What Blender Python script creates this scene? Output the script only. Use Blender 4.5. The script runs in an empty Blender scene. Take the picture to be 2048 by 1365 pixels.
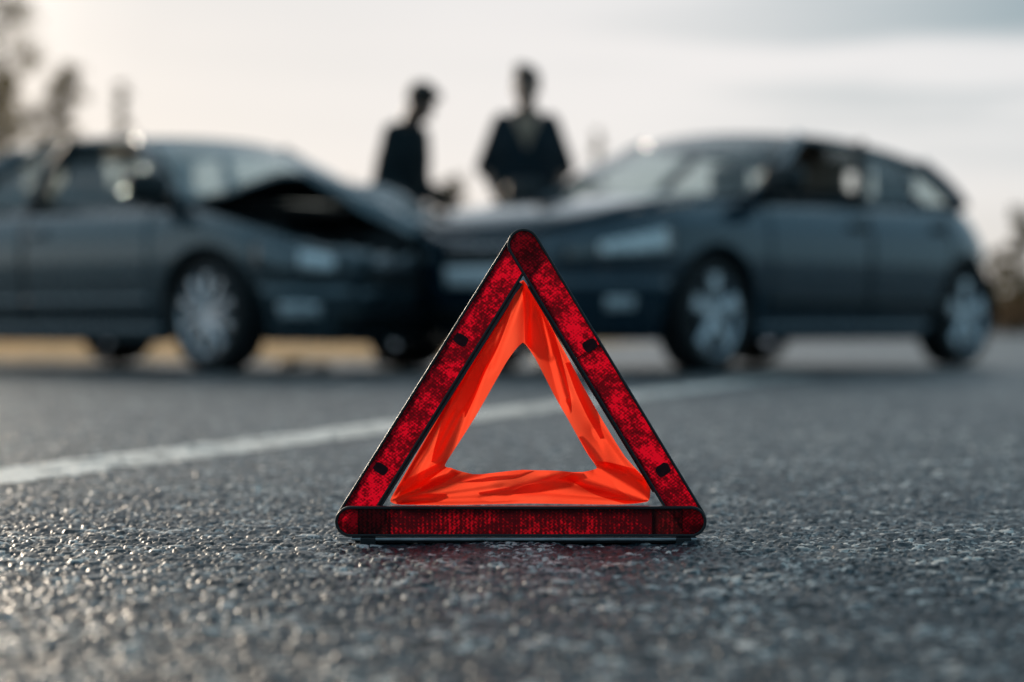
import bpy, bmesh, math, random
import numpy as np
from mathutils import Vector, Matrix, noise as mnoise

random.seed(7)
RNG = np.random.default_rng(7)
R = math.radians
scene = bpy.context.scene
col = scene.collection

# ------------------------------------------------------------------ camera
FX = 4551.0                                   # focal length in pixels of the 2048 px wide photograph
CAM_H = 0.26
cam_data = bpy.data.cameras.new('camera')
cam = bpy.data.objects.new('camera', cam_data)
col.objects.link(cam)
cam.location = (0, 0, CAM_H)
cam.rotation_euler = (R(90) - math.atan(32.5 / FX), 0, 0)
cam_data.sensor_width = 36
cam_data.lens = 36 * FX / 2048
cam_data.clip_start = 0.02
cam_data.clip_end = 6000
cam_data.dof.use_dof = True
cam_data.dof.focus_distance = 2.69
cam_data.dof.aperture_fstop = 2.55
cam_data.dof.aperture_blades = 0
scene.camera = cam

# ------------------------------------------------------------------ sky, sun, exposure
SUN_AZ, SUN_EL = R(-27.5), R(13)                # azimuth from +Y towards +X
sun_dir = Vector((math.sin(SUN_AZ) * math.cos(SUN_EL), math.cos(SUN_AZ) * math.cos(SUN_EL), math.sin(SUN_EL)))
world = bpy.data.worlds.new('World')
scene.world = world
world.use_nodes = True
nt = world.node_tree
nt.nodes.clear()


def N(tree, kind, **kw):
    n = tree.nodes.new(kind)
    for k, v in kw.items():
        if k.startswith('i_'):
            n.inputs[k[2:].replace('_', ' ')].default_value = v
        else:
            setattr(n, k, v)
    return n


def L(tree, a, b):
    tree.links.new(a, b)


def ramp(tree, stops):
    n = tree.nodes.new('ShaderNodeValToRGB')
    e = n.color_ramp.elements
    while len(e) < len(stops):
        e.new(0.5)
    for k, (p, c) in enumerate(stops):
        e[k].position = p
        e[k].color = (c[0], c[1], c[2], 1) if not isinstance(c, (int, float)) else (c, c, c, 1)
    return n


def math_node(tree, op, a=None, b=None):
    n = tree.nodes.new('ShaderNodeMath')
    n.operation = op
    for k, v in enumerate((a, b)):
        if v is None:
            continue
        if isinstance(v, (int, float)):
            n.inputs[k].default_value = v
        else:
            tree.links.new(v, n.inputs[k])
    return n


def mix_rgb(tree, fac, a, b, mode='MIX'):
    n = tree.nodes.new('ShaderNodeMix')
    n.data_type = 'RGBA'
    n.blend_type = mode
    for sock, v in ((n.inputs[0], fac), (n.inputs[6], a), (n.inputs[7], b)):
        if isinstance(v, (int, float)):
            sock.default_value = v
        elif isinstance(v, (tuple, list)):
            sock.default_value = (v[0], v[1], v[2], 1)
        else:
            tree.links.new(v, sock)
    return n.outputs[2]


def build_world():
    t = nt
    sky = N(t, 'ShaderNodeTexSky', sky_type='NISHITA', sun_disc=False)
    sky.sun_elevation = SUN_EL
    sky.sun_rotation = SUN_AZ
    sky.air_density = 1.0
    sky.dust_density = 1.5
    tc = N(t, 'ShaderNodeTexCoord')
    nrm = N(t, 'ShaderNodeVectorMath', operation='NORMALIZE')
    L(t, tc.outputs['Generated'], nrm.inputs[0])
    # angle to the veiled sun
    dot = N(t, 'ShaderNodeVectorMath', operation='DOT_PRODUCT')
    L(t, nrm.outputs[0], dot.inputs[0])
    dot.inputs[1].default_value = sun_dir
    glow = ramp(t, [(0.0, (0.85, 1.85, 2.5)), (0.5, (1.9, 3.2, 3.95)), (0.78, (4.1, 4.75, 5.1)), (0.865, (5.7, 5.7, 5.8)), (0.92, (6.1, 5.95, 6.0)), (0.975, (5.65, 5.5, 5.55)), (0.988, (8.5, 8.0, 7.6)), (1.0, (26.0, 22.5, 19.0))])
    half = math_node(t, 'MULTIPLY_ADD', dot.outputs['Value'], 0.5)
    half.inputs[2].default_value = 0.5
    L(t, half.outputs[0], glow.inputs[0])
    # long flat cloud banks
    mp = N(t, 'ShaderNodeMapping')
    mp.inputs['Scale'].default_value = (5.0, 5.0, 42.0)
    mp.inputs['Location'].default_value = (2.3, 0.4, 5.2)
    L(t, nrm.outputs[0], mp.inputs[0])
    nz = N(t, 'ShaderNodeTexNoise')
    nz.inputs['Scale'].default_value = 1.0
    nz.inputs['Detail'].default_value = 4.0
    nz.inputs['Roughness'].default_value = 0.45
    L(t, mp.outputs[0], nz.inputs['Vector'])
    band = ramp(t, [(0.38, 0.0), (0.60, 1.0)])
    band.color_ramp.interpolation = 'EASE'
    L(t, nz.outputs['Fac'], band.inputs[0])
    # banks are thick away from the sun, thin near it and near the horizon
    sep = N(t, 'ShaderNodeSeparateXYZ')
    L(t, nrm.outputs[0], sep.inputs[0])
    away = ramp(t, [(0.870, 1.0), (0.938, 0.06)])
    L(t, half.outputs[0], away.inputs[0])
    low = ramp(t, [(0.060, 0.10), (0.112, 1.0)])
    L(t, sep.outputs['Z'], low.inputs[0])
    f = math_node(t, 'MULTIPLY', band.outputs[0], away.outputs[0])
    f = math_node(t, 'MULTIPLY', f.outputs[0], low.outputs[0])
    cloud = mix_rgb(t, f.outputs[0], glow.outputs[0], (1.65, 2.4, 2.8))
    # warmer towards the horizon
    warm = ramp(t, [(0.0, (1.02, 0.96, 0.89)), (0.07, (1, 1, 1))])
    L(t, sep.outputs['Z'], warm.inputs[0])
    cloud = mix_rgb(t, 1.0, cloud, warm.outputs[0], 'MULTIPLY')
    high = ramp(t, [(0.13, (1, 1, 1)), (0.34, (0.80, 0.92, 0.98))])
    L(t, sep.outputs['Z'], high.inputs[0])
    cloud = mix_rgb(t, 1.0, cloud, high.outputs[0], 'MULTIPLY')
    out = mix_rgb(t, 0.93, sky.outputs[0], cloud)
    bg = N(t, 'ShaderNodeBackground')
    bg.inputs['Strength'].default_value = 0.1
    L(t, out, bg.inputs['Color'])
    wo = N(t, 'ShaderNodeOutputWorld')
    L(t, bg.outputs[0], wo.inputs['Surface'])


build_world()

sun_data = bpy.data.lights.new('sun', 'SUN')
sun_data.energy = 2.4
sun_data.angle = R(10)
sun_data.color = (1.0, 0.84, 0.66)
sun = bpy.data.objects.new('sun', sun_data)
col.objects.link(sun)
sun.location = (-10, 30, 15)
sun.rotation_euler = sun_dir.to_track_quat('Z', 'Y').to_euler()

scene.view_settings.view_transform = 'Standard'
scene.view_settings.look = 'None'
scene.view_settings.exposure = 0.48
scene.view_settings.gamma = 1.0
scene.view_settings.use_curve_mapping = False
scene.render.engine = 'CYCLES'
scene.cycles.use_denoising = True
scene.cycles.max_bounces = 10
scene.cycles.transparent_max_bounces = 16
scene.cycles.sample_clamp_indirect = 6.0


# ------------------------------------------------------------------ materials
def material(name):
    m = bpy.data.materials.new(name)
    m.use_nodes = True
    t = m.node_tree
    t.nodes.clear()
    out = t.nodes.new('ShaderNodeOutputMaterial')
    return m, t, out


def pmat(name, color, rough=0.5, metal=0.0, coat=0.0, var=0.12, scale=8.0, bump=0.0, bump_scale=60.0, spec=0.5, coat_rough=0.05):
    m, t, out = material(name)
    b = t.nodes.new('ShaderNodeBsdfPrincipled')
    tc = N(t, 'ShaderNodeTexCoord')
    nz = N(t, 'ShaderNodeTexNoise')
    nz.inputs['Scale'].default_value = scale
    nz.inputs['Detail'].default_value = 5
    L(t, tc.outputs['Object'], nz.inputs['Vector'])
    lo = tuple(c * (1 - var) for c in color)
    hi = tuple(min(1, c * (1 + var)) for c in color)
    r = ramp(t, [(0.3, lo), (0.7, hi)])
    L(t, nz.outputs['Fac'], r.inputs[0])
    L(t, r.outputs[0], b.inputs['Base Color'])
    rr = ramp(t, [(0.3, max(0.0, rough - 0.06)), (0.7, min(1.0, rough + 0.06))])
    L(t, nz.outputs['Fac'], rr.inputs[0])
    L(t, rr.outputs[0], b.inputs['Roughness'])
    b.inputs['Metallic'].default_value = metal
    b.inputs['Coat Weight'].default_value = coat
    b.inputs['Coat Roughness'].default_value = coat_rough
    if coat >= 1.0:
        b.inputs['Coat IOR'].default_value = 1.65
    b.inputs['Specular IOR Level'].default_value = spec
    if bump:
        nb = N(t, 'ShaderNodeTexNoise')
        nb.inputs['Scale'].default_value = bump_scale
        nb.inputs['Detail'].default_value = 6
        L(t, tc.outputs['Object'], nb.inputs['Vector'])
        bp = N(t, 'ShaderNodeBump')
        bp.inputs['Strength'].default_value = bump
        bp.inputs['Distance'].default_value = 0.01
        L(t, nb.outputs['Fac'], bp.inputs['Height'])
        L(t, bp.outputs[0], b.inputs['Normal'])
    L(t, b.outputs[0], out.inputs[0])
    return m


def glass_mat(name, tint, refl=0.08, pale_sheen=0.0):
    m, t, out = material(name)
    tr = N(t, 'ShaderNodeBsdfTransparent')
    tr.inputs[0].default_value = (*tint, 1)
    gl = N(t, 'ShaderNodeBsdfGlossy')
    gl.inputs['Roughness'].default_value = 0.03
    lw_ = N(t, 'ShaderNodeLayerWeight')         # thin pane: the same reflection from either side
    lw_.inputs[0].default_value = 0.5
    p5 = math_node(t, 'POWER', lw_.outputs['Facing'], 4.6)
    ad = math_node(t, 'MULTIPLY_ADD', p5.outputs[0], 1.0 - refl)
    ad.inputs[2].default_value = refl
    tc = N(t, 'ShaderNodeTexCoord')
    nz = N(t, 'ShaderNodeTexNoise')
    nz.inputs['Scale'].default_value = 3.0
    L(t, tc.outputs['Object'], nz.inputs['Vector'])
    rr = ramp(t, [(0.3, 0.02), (0.7, 0.07)])
    L(t, nz.outputs['Fac'], rr.inputs[0])
    L(t, rr.outputs[0], gl.inputs['Roughness'])
    mx = N(t, 'ShaderNodeMixShader')
    L(t, ad.outputs[0], mx.inputs[0])
    L(t, tr.outputs[0], mx.inputs[1])
    L(t, gl.outputs[0], mx.inputs[2])
    if pale_sheen:                                    # pale diffuse layer standing in for sky reflected in the pane
        tl = N(t, 'ShaderNodeBsdfDiffuse')
        tl.inputs[0].default_value = (0.80, 0.82, 0.80, 1)
        n2 = N(t, 'ShaderNodeTexNoise')
        n2.inputs['Scale'].default_value = 2.2
        n2.inputs['Detail'].default_value = 5
        L(t, tc.outputs['Object'], n2.inputs['Vector'])
        dr = ramp(t, [(0.3, pale_sheen * 0.6), (0.7, pale_sheen * 1.3)])
        L(t, n2.outputs['Fac'], dr.inputs[0])
        m2 = N(t, 'ShaderNodeMixShader')
        L(t, dr.outputs[0], m2.inputs[0])
        L(t, mx.outputs[0], m2.inputs[1])
        L(t, tl.outputs[0], m2.inputs[2])
        mx = m2
    L(t, mx.outputs[0], out.inputs[0])
    return m


def lens_mat(name, bright, dark, ridges):
    """red prismatic reflector plastic: lets light through, mottled by the prisms behind it"""
    m, t, out = material(name)
    tc = N(t, 'ShaderNodeTexCoord')
    mp = N(t, 'ShaderNodeMapping')
    L(t, tc.outputs['Object'], mp.inputs[0])
    big = N(t, 'ShaderNodeTexNoise')
    big.inputs['Scale'].default_value = 34
    big.inputs['Detail'].default_value = 3
    L(t, mp.outputs[0], big.inputs['Vector'])
    fine = N(t, 'ShaderNodeTexNoise')
    fine.inputs['Scale'].default_value = 170
    fine.inputs['Detail'].default_value = 4
    fine.inputs['Roughness'].default_value = 0.7
    L(t, mp.outputs[0], fine.inputs['Vector'])
    vo = N(t, 'ShaderNodeTexVoronoi')
    vo.inputs['Scale'].default_value = 330
    L(t, mp.outputs[0], vo.inputs['Vector'])
    a = math_node(t, 'MULTIPLY', big.outputs['Fac'], 0.50)
    b_ = math_node(t, 'MULTIPLY', fine.outputs['Fac'], 0.56)
    s = math_node(t, 'ADD', a.outputs[0], b_.outputs[0])
    c_ = math_node(t, 'MULTIPLY', vo.outputs['Distance'], 0.12)
    s = math_node(t, 'SUBTRACT', s.outputs[0], c_.outputs[0])
    for ang_ in (R(52), R(-52)):                 # the cube-corner grid moulded into the plastic
        m2_ = N(t, 'ShaderNodeMapping')
        m2_.inputs['Rotation'].default_value = (0, ang_, 0)
        L(t, tc.outputs['Object'], m2_.inputs[0])
        w0_ = N(t, 'ShaderNodeTexWave', wave_type='BANDS', bands_direction='X')
        w0_.inputs['Scale'].default_value = 95
        w0_.inputs['Distortion'].default_value = 0.4
        L(t, m2_.outputs[0], w0_.inputs['Vector'])
        w1_ = math_node(t, 'MULTIPLY_ADD', w0_.outputs['Fac'], 0.05)
        w1_.inputs[2].default_value = -0.025
        s = math_node(t, 'ADD', s.outputs[0], w1_.outputs[0])
    if ridges:
        wv = N(t, 'ShaderNodeTexWave', wave_type='BANDS', bands_direction='X')
        wv.inputs['Scale'].default_value = 60
        wv.inputs['Distortion'].default_value = 0.6
        L(t, mp.outputs[0], wv.inputs['Vector'])
        w2 = math_node(t, 'MULTIPLY', wv.outputs['Fac'], 0.10)
        s = math_node(t, 'SUBTRACT', s.outputs[0], w2.outputs[0])
    r = ramp(t, [(0.38, dark), (0.46, tuple(0.55 * x + 0.25 * y for x, y in zip(dark, bright))), (0.55, bright)])
    L(t, s.outputs[0], r.inputs[0])
    bp = N(t, 'ShaderNodeBump')
    bp.inputs['Strength'].default_value = 0.35
    bp.inputs['Distance'].default_value = 0.002
    L(t, s.outputs[0], bp.inputs['Height'])
    d = N(t, 'ShaderNodeBsdfPrincipled')
    d.inputs['Roughness'].default_value = 0.22
    d.inputs['Specular IOR Level'].default_value = 0.2
    L(t, r.outputs[0], d.inputs['Base Color'])
    L(t, bp.outputs[0], d.inputs['Normal'])
    tl = N(t, 'ShaderNodeBsdfTranslucent')
    L(t, r.outputs[0], tl.inputs[0])
    mx = N(t, 'ShaderNodeMixShader')
    mx.inputs[0].default_value = 0.45
    L(t, d.outputs[0], mx.inputs[1])
    L(t, tl.outputs[0], mx.inputs[2])
    L(t, mx.outputs[0], out.inputs[0])
    return m


def fabric_mat():
    m, t, out = material('fluorescent_fabric')
    tc = N(t, 'ShaderNodeTexCoord')
    nz = N(t, 'ShaderNodeTexNoise')
    nz.inputs['Scale'].default_value = 14
    nz.inputs['Detail'].default_value = 4
    L(t, tc.outputs['Object'], nz.inputs['Vector'])
    r = ramp(t, [(0.3, (0.98, 0.078, 0.032)), (0.7, (1.0, 0.108, 0.048))])
    L(t, nz.outputs['Fac'], r.inputs[0])
    wv = N(t, 'ShaderNodeTexNoise')
    wv.inputs['Scale'].default_value = 1400
    L(t, tc.outputs['Object'], wv.inputs['Vector'])
    bp = N(t, 'ShaderNodeBump')
    bp.inputs['Strength'].default_value = 0.12
    bp.inputs['Distance'].default_value = 0.001
    L(t, wv.outputs['Fac'], bp.inputs['Height'])
    d = N(t, 'ShaderNodeBsdfDiffuse')
    L(t, r.outputs[0], d.inputs[0])
    L(t, bp.outputs[0], d.inputs['Normal'])
    tl = N(t, 'ShaderNodeBsdfTranslucent')
    L(t, r.outputs[0], tl.inputs[0])
    mx = N(t, 'ShaderNodeMixShader')
    mx.inputs[0].default_value = 0.66
    L(t, d.outputs[0], mx.inputs[1])
    L(t, tl.outputs[0], mx.inputs[2])
    L(t, mx.outputs[0], out.inputs[0])
    return m


def asphalt_mat():
    m, t, out = material('asphalt')
    tc = N(t, 'ShaderNodeTexCoord')
    at = N(t, 'ShaderNodeAttribute', attribute_name='stone')
    stone = ramp(t, [(0.0, (0.003, 0.009, 0.013)), (0.30, (0.009, 0.020, 0.027)), (0.54, (0.027, 0.047, 0.058)), (0.70, (0.11, 0.134, 0.146)), (0.84, (0.33, 0.33, 0.32)), (1.0, (0.66, 0.63, 0.59))])
    # beyond the modelled chippings the stones are only a texture
    vo = N(t, 'ShaderNodeTexVoronoi')
    vo.inputs['Scale'].default_value = 110
    L(t, tc.outputs['Object'], vo.inputs['Vector'])
    sp_ = N(t, 'ShaderNodeSeparateColor')
    L(t, vo.outputs['Color'], sp_.inputs[0])
    pw = math_node(t, 'POWER', sp_.outputs[0], 1.5)
    isflat = math_node(t, 'LESS_THAN', at.outputs['Fac'], -0.5)
    tone_ = mix_rgb(t, isflat.outputs[0], at.outputs['Color'], pw.outputs[0])
    L(t, tone_, stone.inputs[0])
    big = N(t, 'ShaderNodeTexNoise')
    big.inputs['Scale'].default_value = 1.1
    big.inputs['Detail'].default_value = 6
    L(t, tc.outputs['Object'], big.inputs['Vector'])
    br = ramp(t, [(0.32, (0.70, 0.74, 0.78)), (0.68, (1.2, 1.16, 1.1))])
    L(t, big.outputs['Fac'], br.inputs[0])
    c = mix_rgb(t, 1.0, stone.outputs[0], br.outputs[0], 'MULTIPLY')
    gr = N(t, 'ShaderNodeTexNoise')
    gr.inputs['Scale'].default_value = 420
    gr.inputs['Detail'].default_value = 3
    L(t, tc.outputs['Object'], gr.inputs['Vector'])
    g2 = ramp(t, [(0.3, (0.65, 0.66, 0.68)), (0.7, (1.3, 1.28, 1.25))])
    L(t, gr.outputs['Fac'], g2.inputs[0])
    c = mix_rgb(t, 1.0, c, g2.outputs[0], 'MULTIPLY')
    bp = N(t, 'ShaderNodeBump')
    bp.inputs['Strength'].default_value = 0.5
    bp.inputs['Distance'].default_value = 0.0015
    L(t, gr.outputs['Fac'], bp.inputs['Height'])
    b = N(t, 'ShaderNodeBsdfPrincipled')
    b.inputs['Roughness'].default_value = 0.40
    b.inputs['Specular IOR Level'].default_value = 0.31
    L(t, c, b.inputs['Base Color'])
    L(t, bp.outputs[0], b.inputs['Normal'])
    L(t, b.outputs[0], out.inputs[0])
    return m


def ground_mat():
    m, t, out = material('dry_grass_ground')
    tc = N(t, 'ShaderNodeTexCoord')
    nz = N(t, 'ShaderNodeTexNoise')
    nz.inputs['Scale'].default_value = 0.35
    nz.inputs['Detail'].default_value = 8
    nz.inputs['Roughness'].default_value = 0.65
    L(t, tc.outputs['Object'], nz.inputs['Vector'])
    r = ramp(t, [(0.3, (0.30, 0.20, 0.11)), (0.55, (0.43, 0.30, 0.175)), (0.75, (0.52, 0.39, 0.24))])
    L(t, nz.outputs['Fac'], r.inputs[0])
    b = N(t, 'ShaderNodeBsdfPrincipled')
    b.inputs['Roughness'].default_value = 0.85
    b.inputs['Specular IOR Level'].default_value = 0.2
    L(t, r.outputs[0], b.inputs['Base Color'])
    fi = N(t, 'ShaderNodeTexNoise')
    fi.inputs['Scale'].default_value = 9
    fi.inputs['Detail'].default_value = 6
    L(t, tc.outputs['Object'], fi.inputs['Vector'])
    bp = N(t, 'ShaderNodeBump')
    bp.inputs['Strength'].default_value = 0.8
    bp.inputs['Distance'].default_value = 0.12
    L(t, fi.outputs['Fac'], bp.inputs['Height'])
    L(t, bp.outputs[0], b.inputs['Normal'])
    L(t, b.outputs[0], out.inputs[0])
    return m


def leaf_mat(name, c0, c1):
    m, t, out = material(name)
    tc = N(t, 'ShaderNodeTexCoord')
    nz = N(t, 'ShaderNodeTexNoise')
    nz.inputs['Scale'].default_value = 1.7
    nz.inputs['Detail'].default_value = 4
    L(t, tc.outputs['Object'], nz.inputs['Vector'])
    r = ramp(t, [(0.3, c0), (0.7, c1)])
    L(t, nz.outputs['Fac'], r.inputs[0])
    d = N(t, 'ShaderNodeBsdfDiffuse')
    L(t, r.outputs[0], d.inputs[0])
    tl = N(t, 'ShaderNodeBsdfTranslucent')
    L(t, r.outputs[0], tl.inputs[0])
    mx = N(t, 'ShaderNodeMixShader')
    mx.inputs[0].default_value = 0.5
    L(t, d.outputs[0], mx.inputs[1])
    L(t, tl.outputs[0], mx.inputs[2])
    L(t, mx.outputs[0], out.inputs[0])
    return m


M = {
    'asphalt': asphalt_mat(),
    'ground': ground_mat(),
    'line': pmat('worn_road_paint', (0.84, 0.79, 0.73), 0.6, var=0.10, scale=30, bump=0.4, bump_scale=300),
    'black_plastic': pmat('black_plastic', (0.012, 0.012, 0.014), 0.35, bump=0.05, bump_scale=400),
    'grey_plastic': pmat('grey_plastic', (0.05, 0.052, 0.056), 0.4),
    'lens': lens_mat('red_reflector', (0.86, 0.003, 0.022), (0.12, 0.002, 0.006), False),
    'lens_ridged': lens_mat('red_reflector_ridged', (0.50, 0.004, 0.014), (0.05, 0.003, 0.006), True),
    'lens_dark': lens_mat('dark_red_reflector', (0.16, 0.006, 0.010), (0.03, 0.004, 0.005), True),
    'clip': pmat('dark_red_clip', (0.040, 0.005, 0.009), 0.5, var=0.6, scale=160, spec=0.2),
    'fabric': fabric_mat(),
    'steel': pmat('zinc_steel', (0.45, 0.46, 0.47), 0.32, metal=1.0, var=0.2, scale=40),
    'navy_paint': pmat('navy_car_paint', (0.004, 0.032, 0.055), 0.24, metal=0.45, coat=1.0, var=0.06, coat_rough=0.03),
    'silver_paint': pmat('grey_car_paint', (0.060, 0.088, 0.104), 0.27, metal=0.6, coat=1.0, var=0.08, coat_rough=0.03),
    'bonnet_under': pmat('bonnet_underside', (0.012, 0.014, 0.016), 0.7),
    'trim': pmat('black_trim', (0.005, 0.010, 0.012), 0.5),
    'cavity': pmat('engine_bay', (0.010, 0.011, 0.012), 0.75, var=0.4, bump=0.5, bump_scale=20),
    'tyre': pmat('tyre_rubber', (0.014, 0.014, 0.015), 0.75, bump=0.2, bump_scale=80),
    'rim': pmat('alloy_rim', (0.62, 0.64, 0.68), 0.26, metal=0.85, var=0.1),
    'disc': pmat('brake_disc', (0.20, 0.20, 0.20), 0.4, metal=0.9),
    'interior': pmat('car_interior', (0.020, 0.021, 0.023), 0.8),
    'seat': pmat('seat_cloth', (0.035, 0.036, 0.040), 0.9),
    'seat_grey': pmat('grey_seat_cloth', (0.22, 0.24, 0.25), 0.9),
    'headrest': pmat('beige_headrest', (0.30, 0.22, 0.17), 0.8),
    'glass': glass_mat('car_glass', (0.84, 0.89, 0.88), 0.07),
    'side_glass': glass_mat('side_glass', (0.56, 0.64, 0.65), 0.12, 0.05),
    'sheen_glass': glass_mat('sheen_windshield', (0.86, 0.90, 0.89), 0.14, 0.36),  # pane paled in its colour to imitate bright sky reflection
    'faint_sheen_glass': glass_mat('hatch_windshield', (0.86, 0.90, 0.89), 0.09, 0.07),
    'lamp_glass': pmat('lamp_lens', (0.10, 0.12, 0.135), 0.15, metal=0.6, coat=1.0, var=0.5, scale=9),
    'lamp_mirror': pmat('lamp_mirror', (0.84, 0.88, 0.92), 0.25, metal=0.35, coat=1.0, var=0.25, scale=14),
    'tail_glass': pmat('tail_lens', (0.22, 0.01, 0.01), 0.15, coat=1.0),
    'plate': pmat('plate_white', (0.80, 0.82, 0.84), 0.4),
    'mirror': pmat('mirror_glass', (0.7, 0.7, 0.7), 0.05, metal=1.0),
    'skin': pmat('skin', (0.36, 0.21, 0.15), 0.5, var=0.1, scale=20),
    'skin_dark': pmat('skin_tanned', (0.26, 0.145, 0.10), 0.5, var=0.1, scale=20),
    'hair': pmat('dark_hair', (0.012, 0.010, 0.009), 0.6, bump=0.8, bump_scale=90),
    'jacket': pmat('navy_jacket', (0.004, 0.014, 0.022), 0.85, var=0.25, bump=0.4, bump_scale=25),
    'shirt_dark': pmat('black_shirt', (0.004, 0.012, 0.016), 0.85, var=0.25, bump=0.4, bump_scale=25),
    'shirt': pmat('beige_shirt', (0.42, 0.28, 0.20), 0.85, var=0.15),
    'jeans': pmat('dark_jeans', (0.014, 0.020, 0.032), 0.9, var=0.25, bump=0.3, bump_scale=40),
    'shoe': pmat('black_shoe', (0.015, 0.014, 0.014), 0.5),
    'eye': pmat('eye_white', (0.6, 0.58, 0.55), 0.2),
    'lip': pmat('lips', (0.28, 0.11, 0.09), 0.45),
    'bark': pmat('bark', (0.085, 0.062, 0.045), 0.9, var=0.4, bump=0.6, bump_scale=14),
    'needles': leaf_mat('pine_needles', (0.14, 0.115, 0.055), (0.26, 0.205, 0.11)),
    'autumn': leaf_mat('autumn_leaves', (0.12, 0.10, 0.05), (0.20, 0.16, 0.08)),
    'reeds': leaf_mat('dry_brush', (0.060, 0.040, 0.026), (0.12, 0.085, 0.055)),
}


# ------------------------------------------------------------------ object helpers
def tag(o, label=None, cat=None, group=None, kind=None):
    for k, v in (('label', label), ('category', cat), ('group', group), ('kind', kind)):
        if v:
            o[k] = v
    return o


def empty(name, loc=(0, 0, 0), rz=0.0):
    o = bpy.data.objects.new(name, None)
    o.empty_display_size = 0.2
    col.objects.link(o)
    o.location = loc
    o.rotation_euler = (0, 0, rz)
    return o


def mesh_obj(name, verts, faces, mat, parent=None, smooth=True, loc=None):
    me = bpy.data.meshes.new(name)
    me.from_pydata([tuple(v) for v in verts], [], faces)
    me.update()
    if smooth:
        me.polygons.foreach_set('use_smooth', [True] * len(me.polygons))
    me.materials.append(mat)
    o = bpy.data.objects.new(name, me)
    col.objects.link(o)
    if parent is not None:
        o.parent = parent
    if loc is not None:
        o.location = loc
    return o


def bm_obj(name, bm, mat, parent=None, smooth=False, loc=None):
    me = bpy.data.meshes.new(name)
    bmesh.ops.recalc_face_normals(bm, faces=bm.faces)
    bm.to_mesh(me)
    bm.free()
    if smooth:
        me.polygons.foreach_set('use_smooth', [True] * len(me.polygons))
    me.materials.append(mat)
    o = bpy.data.objects.new(name, me)
    col.objects.link(o)
    if parent is not None:
        o.parent = parent
    if loc is not None:
        o.location = loc
    return o


def solid(o, t, offset=-1):
    md = o.modifiers.new('thick', 'SOLIDIFY')
    md.thickness = t
    md.offset = offset
    md.use_even_offset = False
    return o


def bevel(o, w, seg=2):
    md = o.modifiers.new('bevel', 'BEVEL')
    md.width = w
    md.segments = seg
    md.limit_method = 'ANGLE'
    md.angle_limit = R(35)
    return o


def grid(fn, us, vs):
    verts = [fn(u, v) for u in us for v in vs]
    nv = len(vs)
    faces = []
    for i in range(len(us) - 1):
        for j in range(nv - 1):
            a = i * nv + j
            faces.append((a, a + 1, a + nv + 1, a + nv))
    return verts, faces


def box_verts(x0, x1, y0, y1, z0, z1):
    v = [(x, y, z) for x in (x0, x1) for y in (y0, y1) for z in (z0, z1)]
    f = [(0, 1, 3, 2), (4, 6, 7, 5), (0, 4, 5, 1), (2, 3, 7, 6), (0, 2, 6, 4), (1, 5, 7, 3)]
    return v, f


def join(*parts):
    V, F = [], []
    for v, f in parts:
        o = len(V)
        V += list(v)
        F += [tuple(i + o for i in q) for q in f]
    return V, F


def tube(points, radii, n=10, squash=1.0, closed_caps=True):
    """swept tube through points; radii per point"""
    pts = [Vector(p) for p in points]
    V, F = [], []
    up = Vector((0, 0, 1))
    prev = None
    for i, p in enumerate(pts):
        d = (pts[min(i + 1, len(pts) - 1)] - pts[max(i - 1, 0)])
        if d.length < 1e-9:
            d = Vector((0, 0, 1))
        d.normalize()
        if prev is None:
            ref = up if abs(d.dot(up)) < 0.9 else Vector((0, 1, 0))
            a = d.cross(ref).normalized()
        else:
            a = (prev - d * prev.dot(d))
            a = a.normalized() if a.length > 1e-6 else d.orthogonal().normalized()
        prev = a
        b = d.cross(a)
        r = radii[i] if isinstance(radii, (list, tuple)) else radii
        for k in range(n):
            t = 2 * math.pi * k / n
            V.append(p + a * (r * math.cos(t)) + b * (r * squash * math.sin(t)))
    for i in range(len(pts) - 1):
        for k in range(n):
            k2 = (k + 1) % n
            F.append((i * n + k, i * n + k2, (i + 1) * n + k2, (i + 1) * n + k))
    if closed_caps:
        F.append(tuple(range(n))[::-1])
        F.append(tuple((len(pts) - 1) * n + k for k in range(n)))
    return V, F


def lathe(profile, n=40, axis='Y'):
    """profile of (radius, along); closed loop revolved about Y"""
    V, F = [], []
    m = len(profile)
    for k in range(n):
        t = 2 * math.pi * k / n
        for r, a in profile:
            V.append((r * math.cos(t), a, r * math.sin(t)))
    for k in range(n):
        k2 = (k + 1) % n
        for j in range(m - 1):
            F.append((k * m + j, k * m + j + 1, k2 * m + j + 1, k2 * m + j))
    return V, F


# ------------------------------------------------------------------ ground and road
def hash2(ix, iy, k):
    h = (ix.astype(np.int64) * 374761393 + iy.astype(np.int64) * 668265263 + k * 1442695041) & 0xffffffff
    h = ((h ^ (h >> 13)) * 1274126177) & 0xffffffff
    h = (h ^ (h >> 16)) & 0xffffffff
    return (h & 0xffffff) / float(0x1000000)


def vnoise(x, y, s, k):
    x, y = x / s, y / s
    ix, iy = np.floor(x), np.floor(y)
    fx, fy = x - ix, y - iy
    fx, fy = fx * fx * (3 - 2 * fx), fy * fy * (3 - 2 * fy)
    a, b = hash2(ix, iy, k), hash2(ix + 1, iy, k)
    c, d = hash2(ix, iy + 1, k), hash2(ix + 1, iy + 1, k)
    return (a * (1 - fx) + b * fx) * (1 - fy) + (c * (1 - fx) + d * fx) * fy


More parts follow.
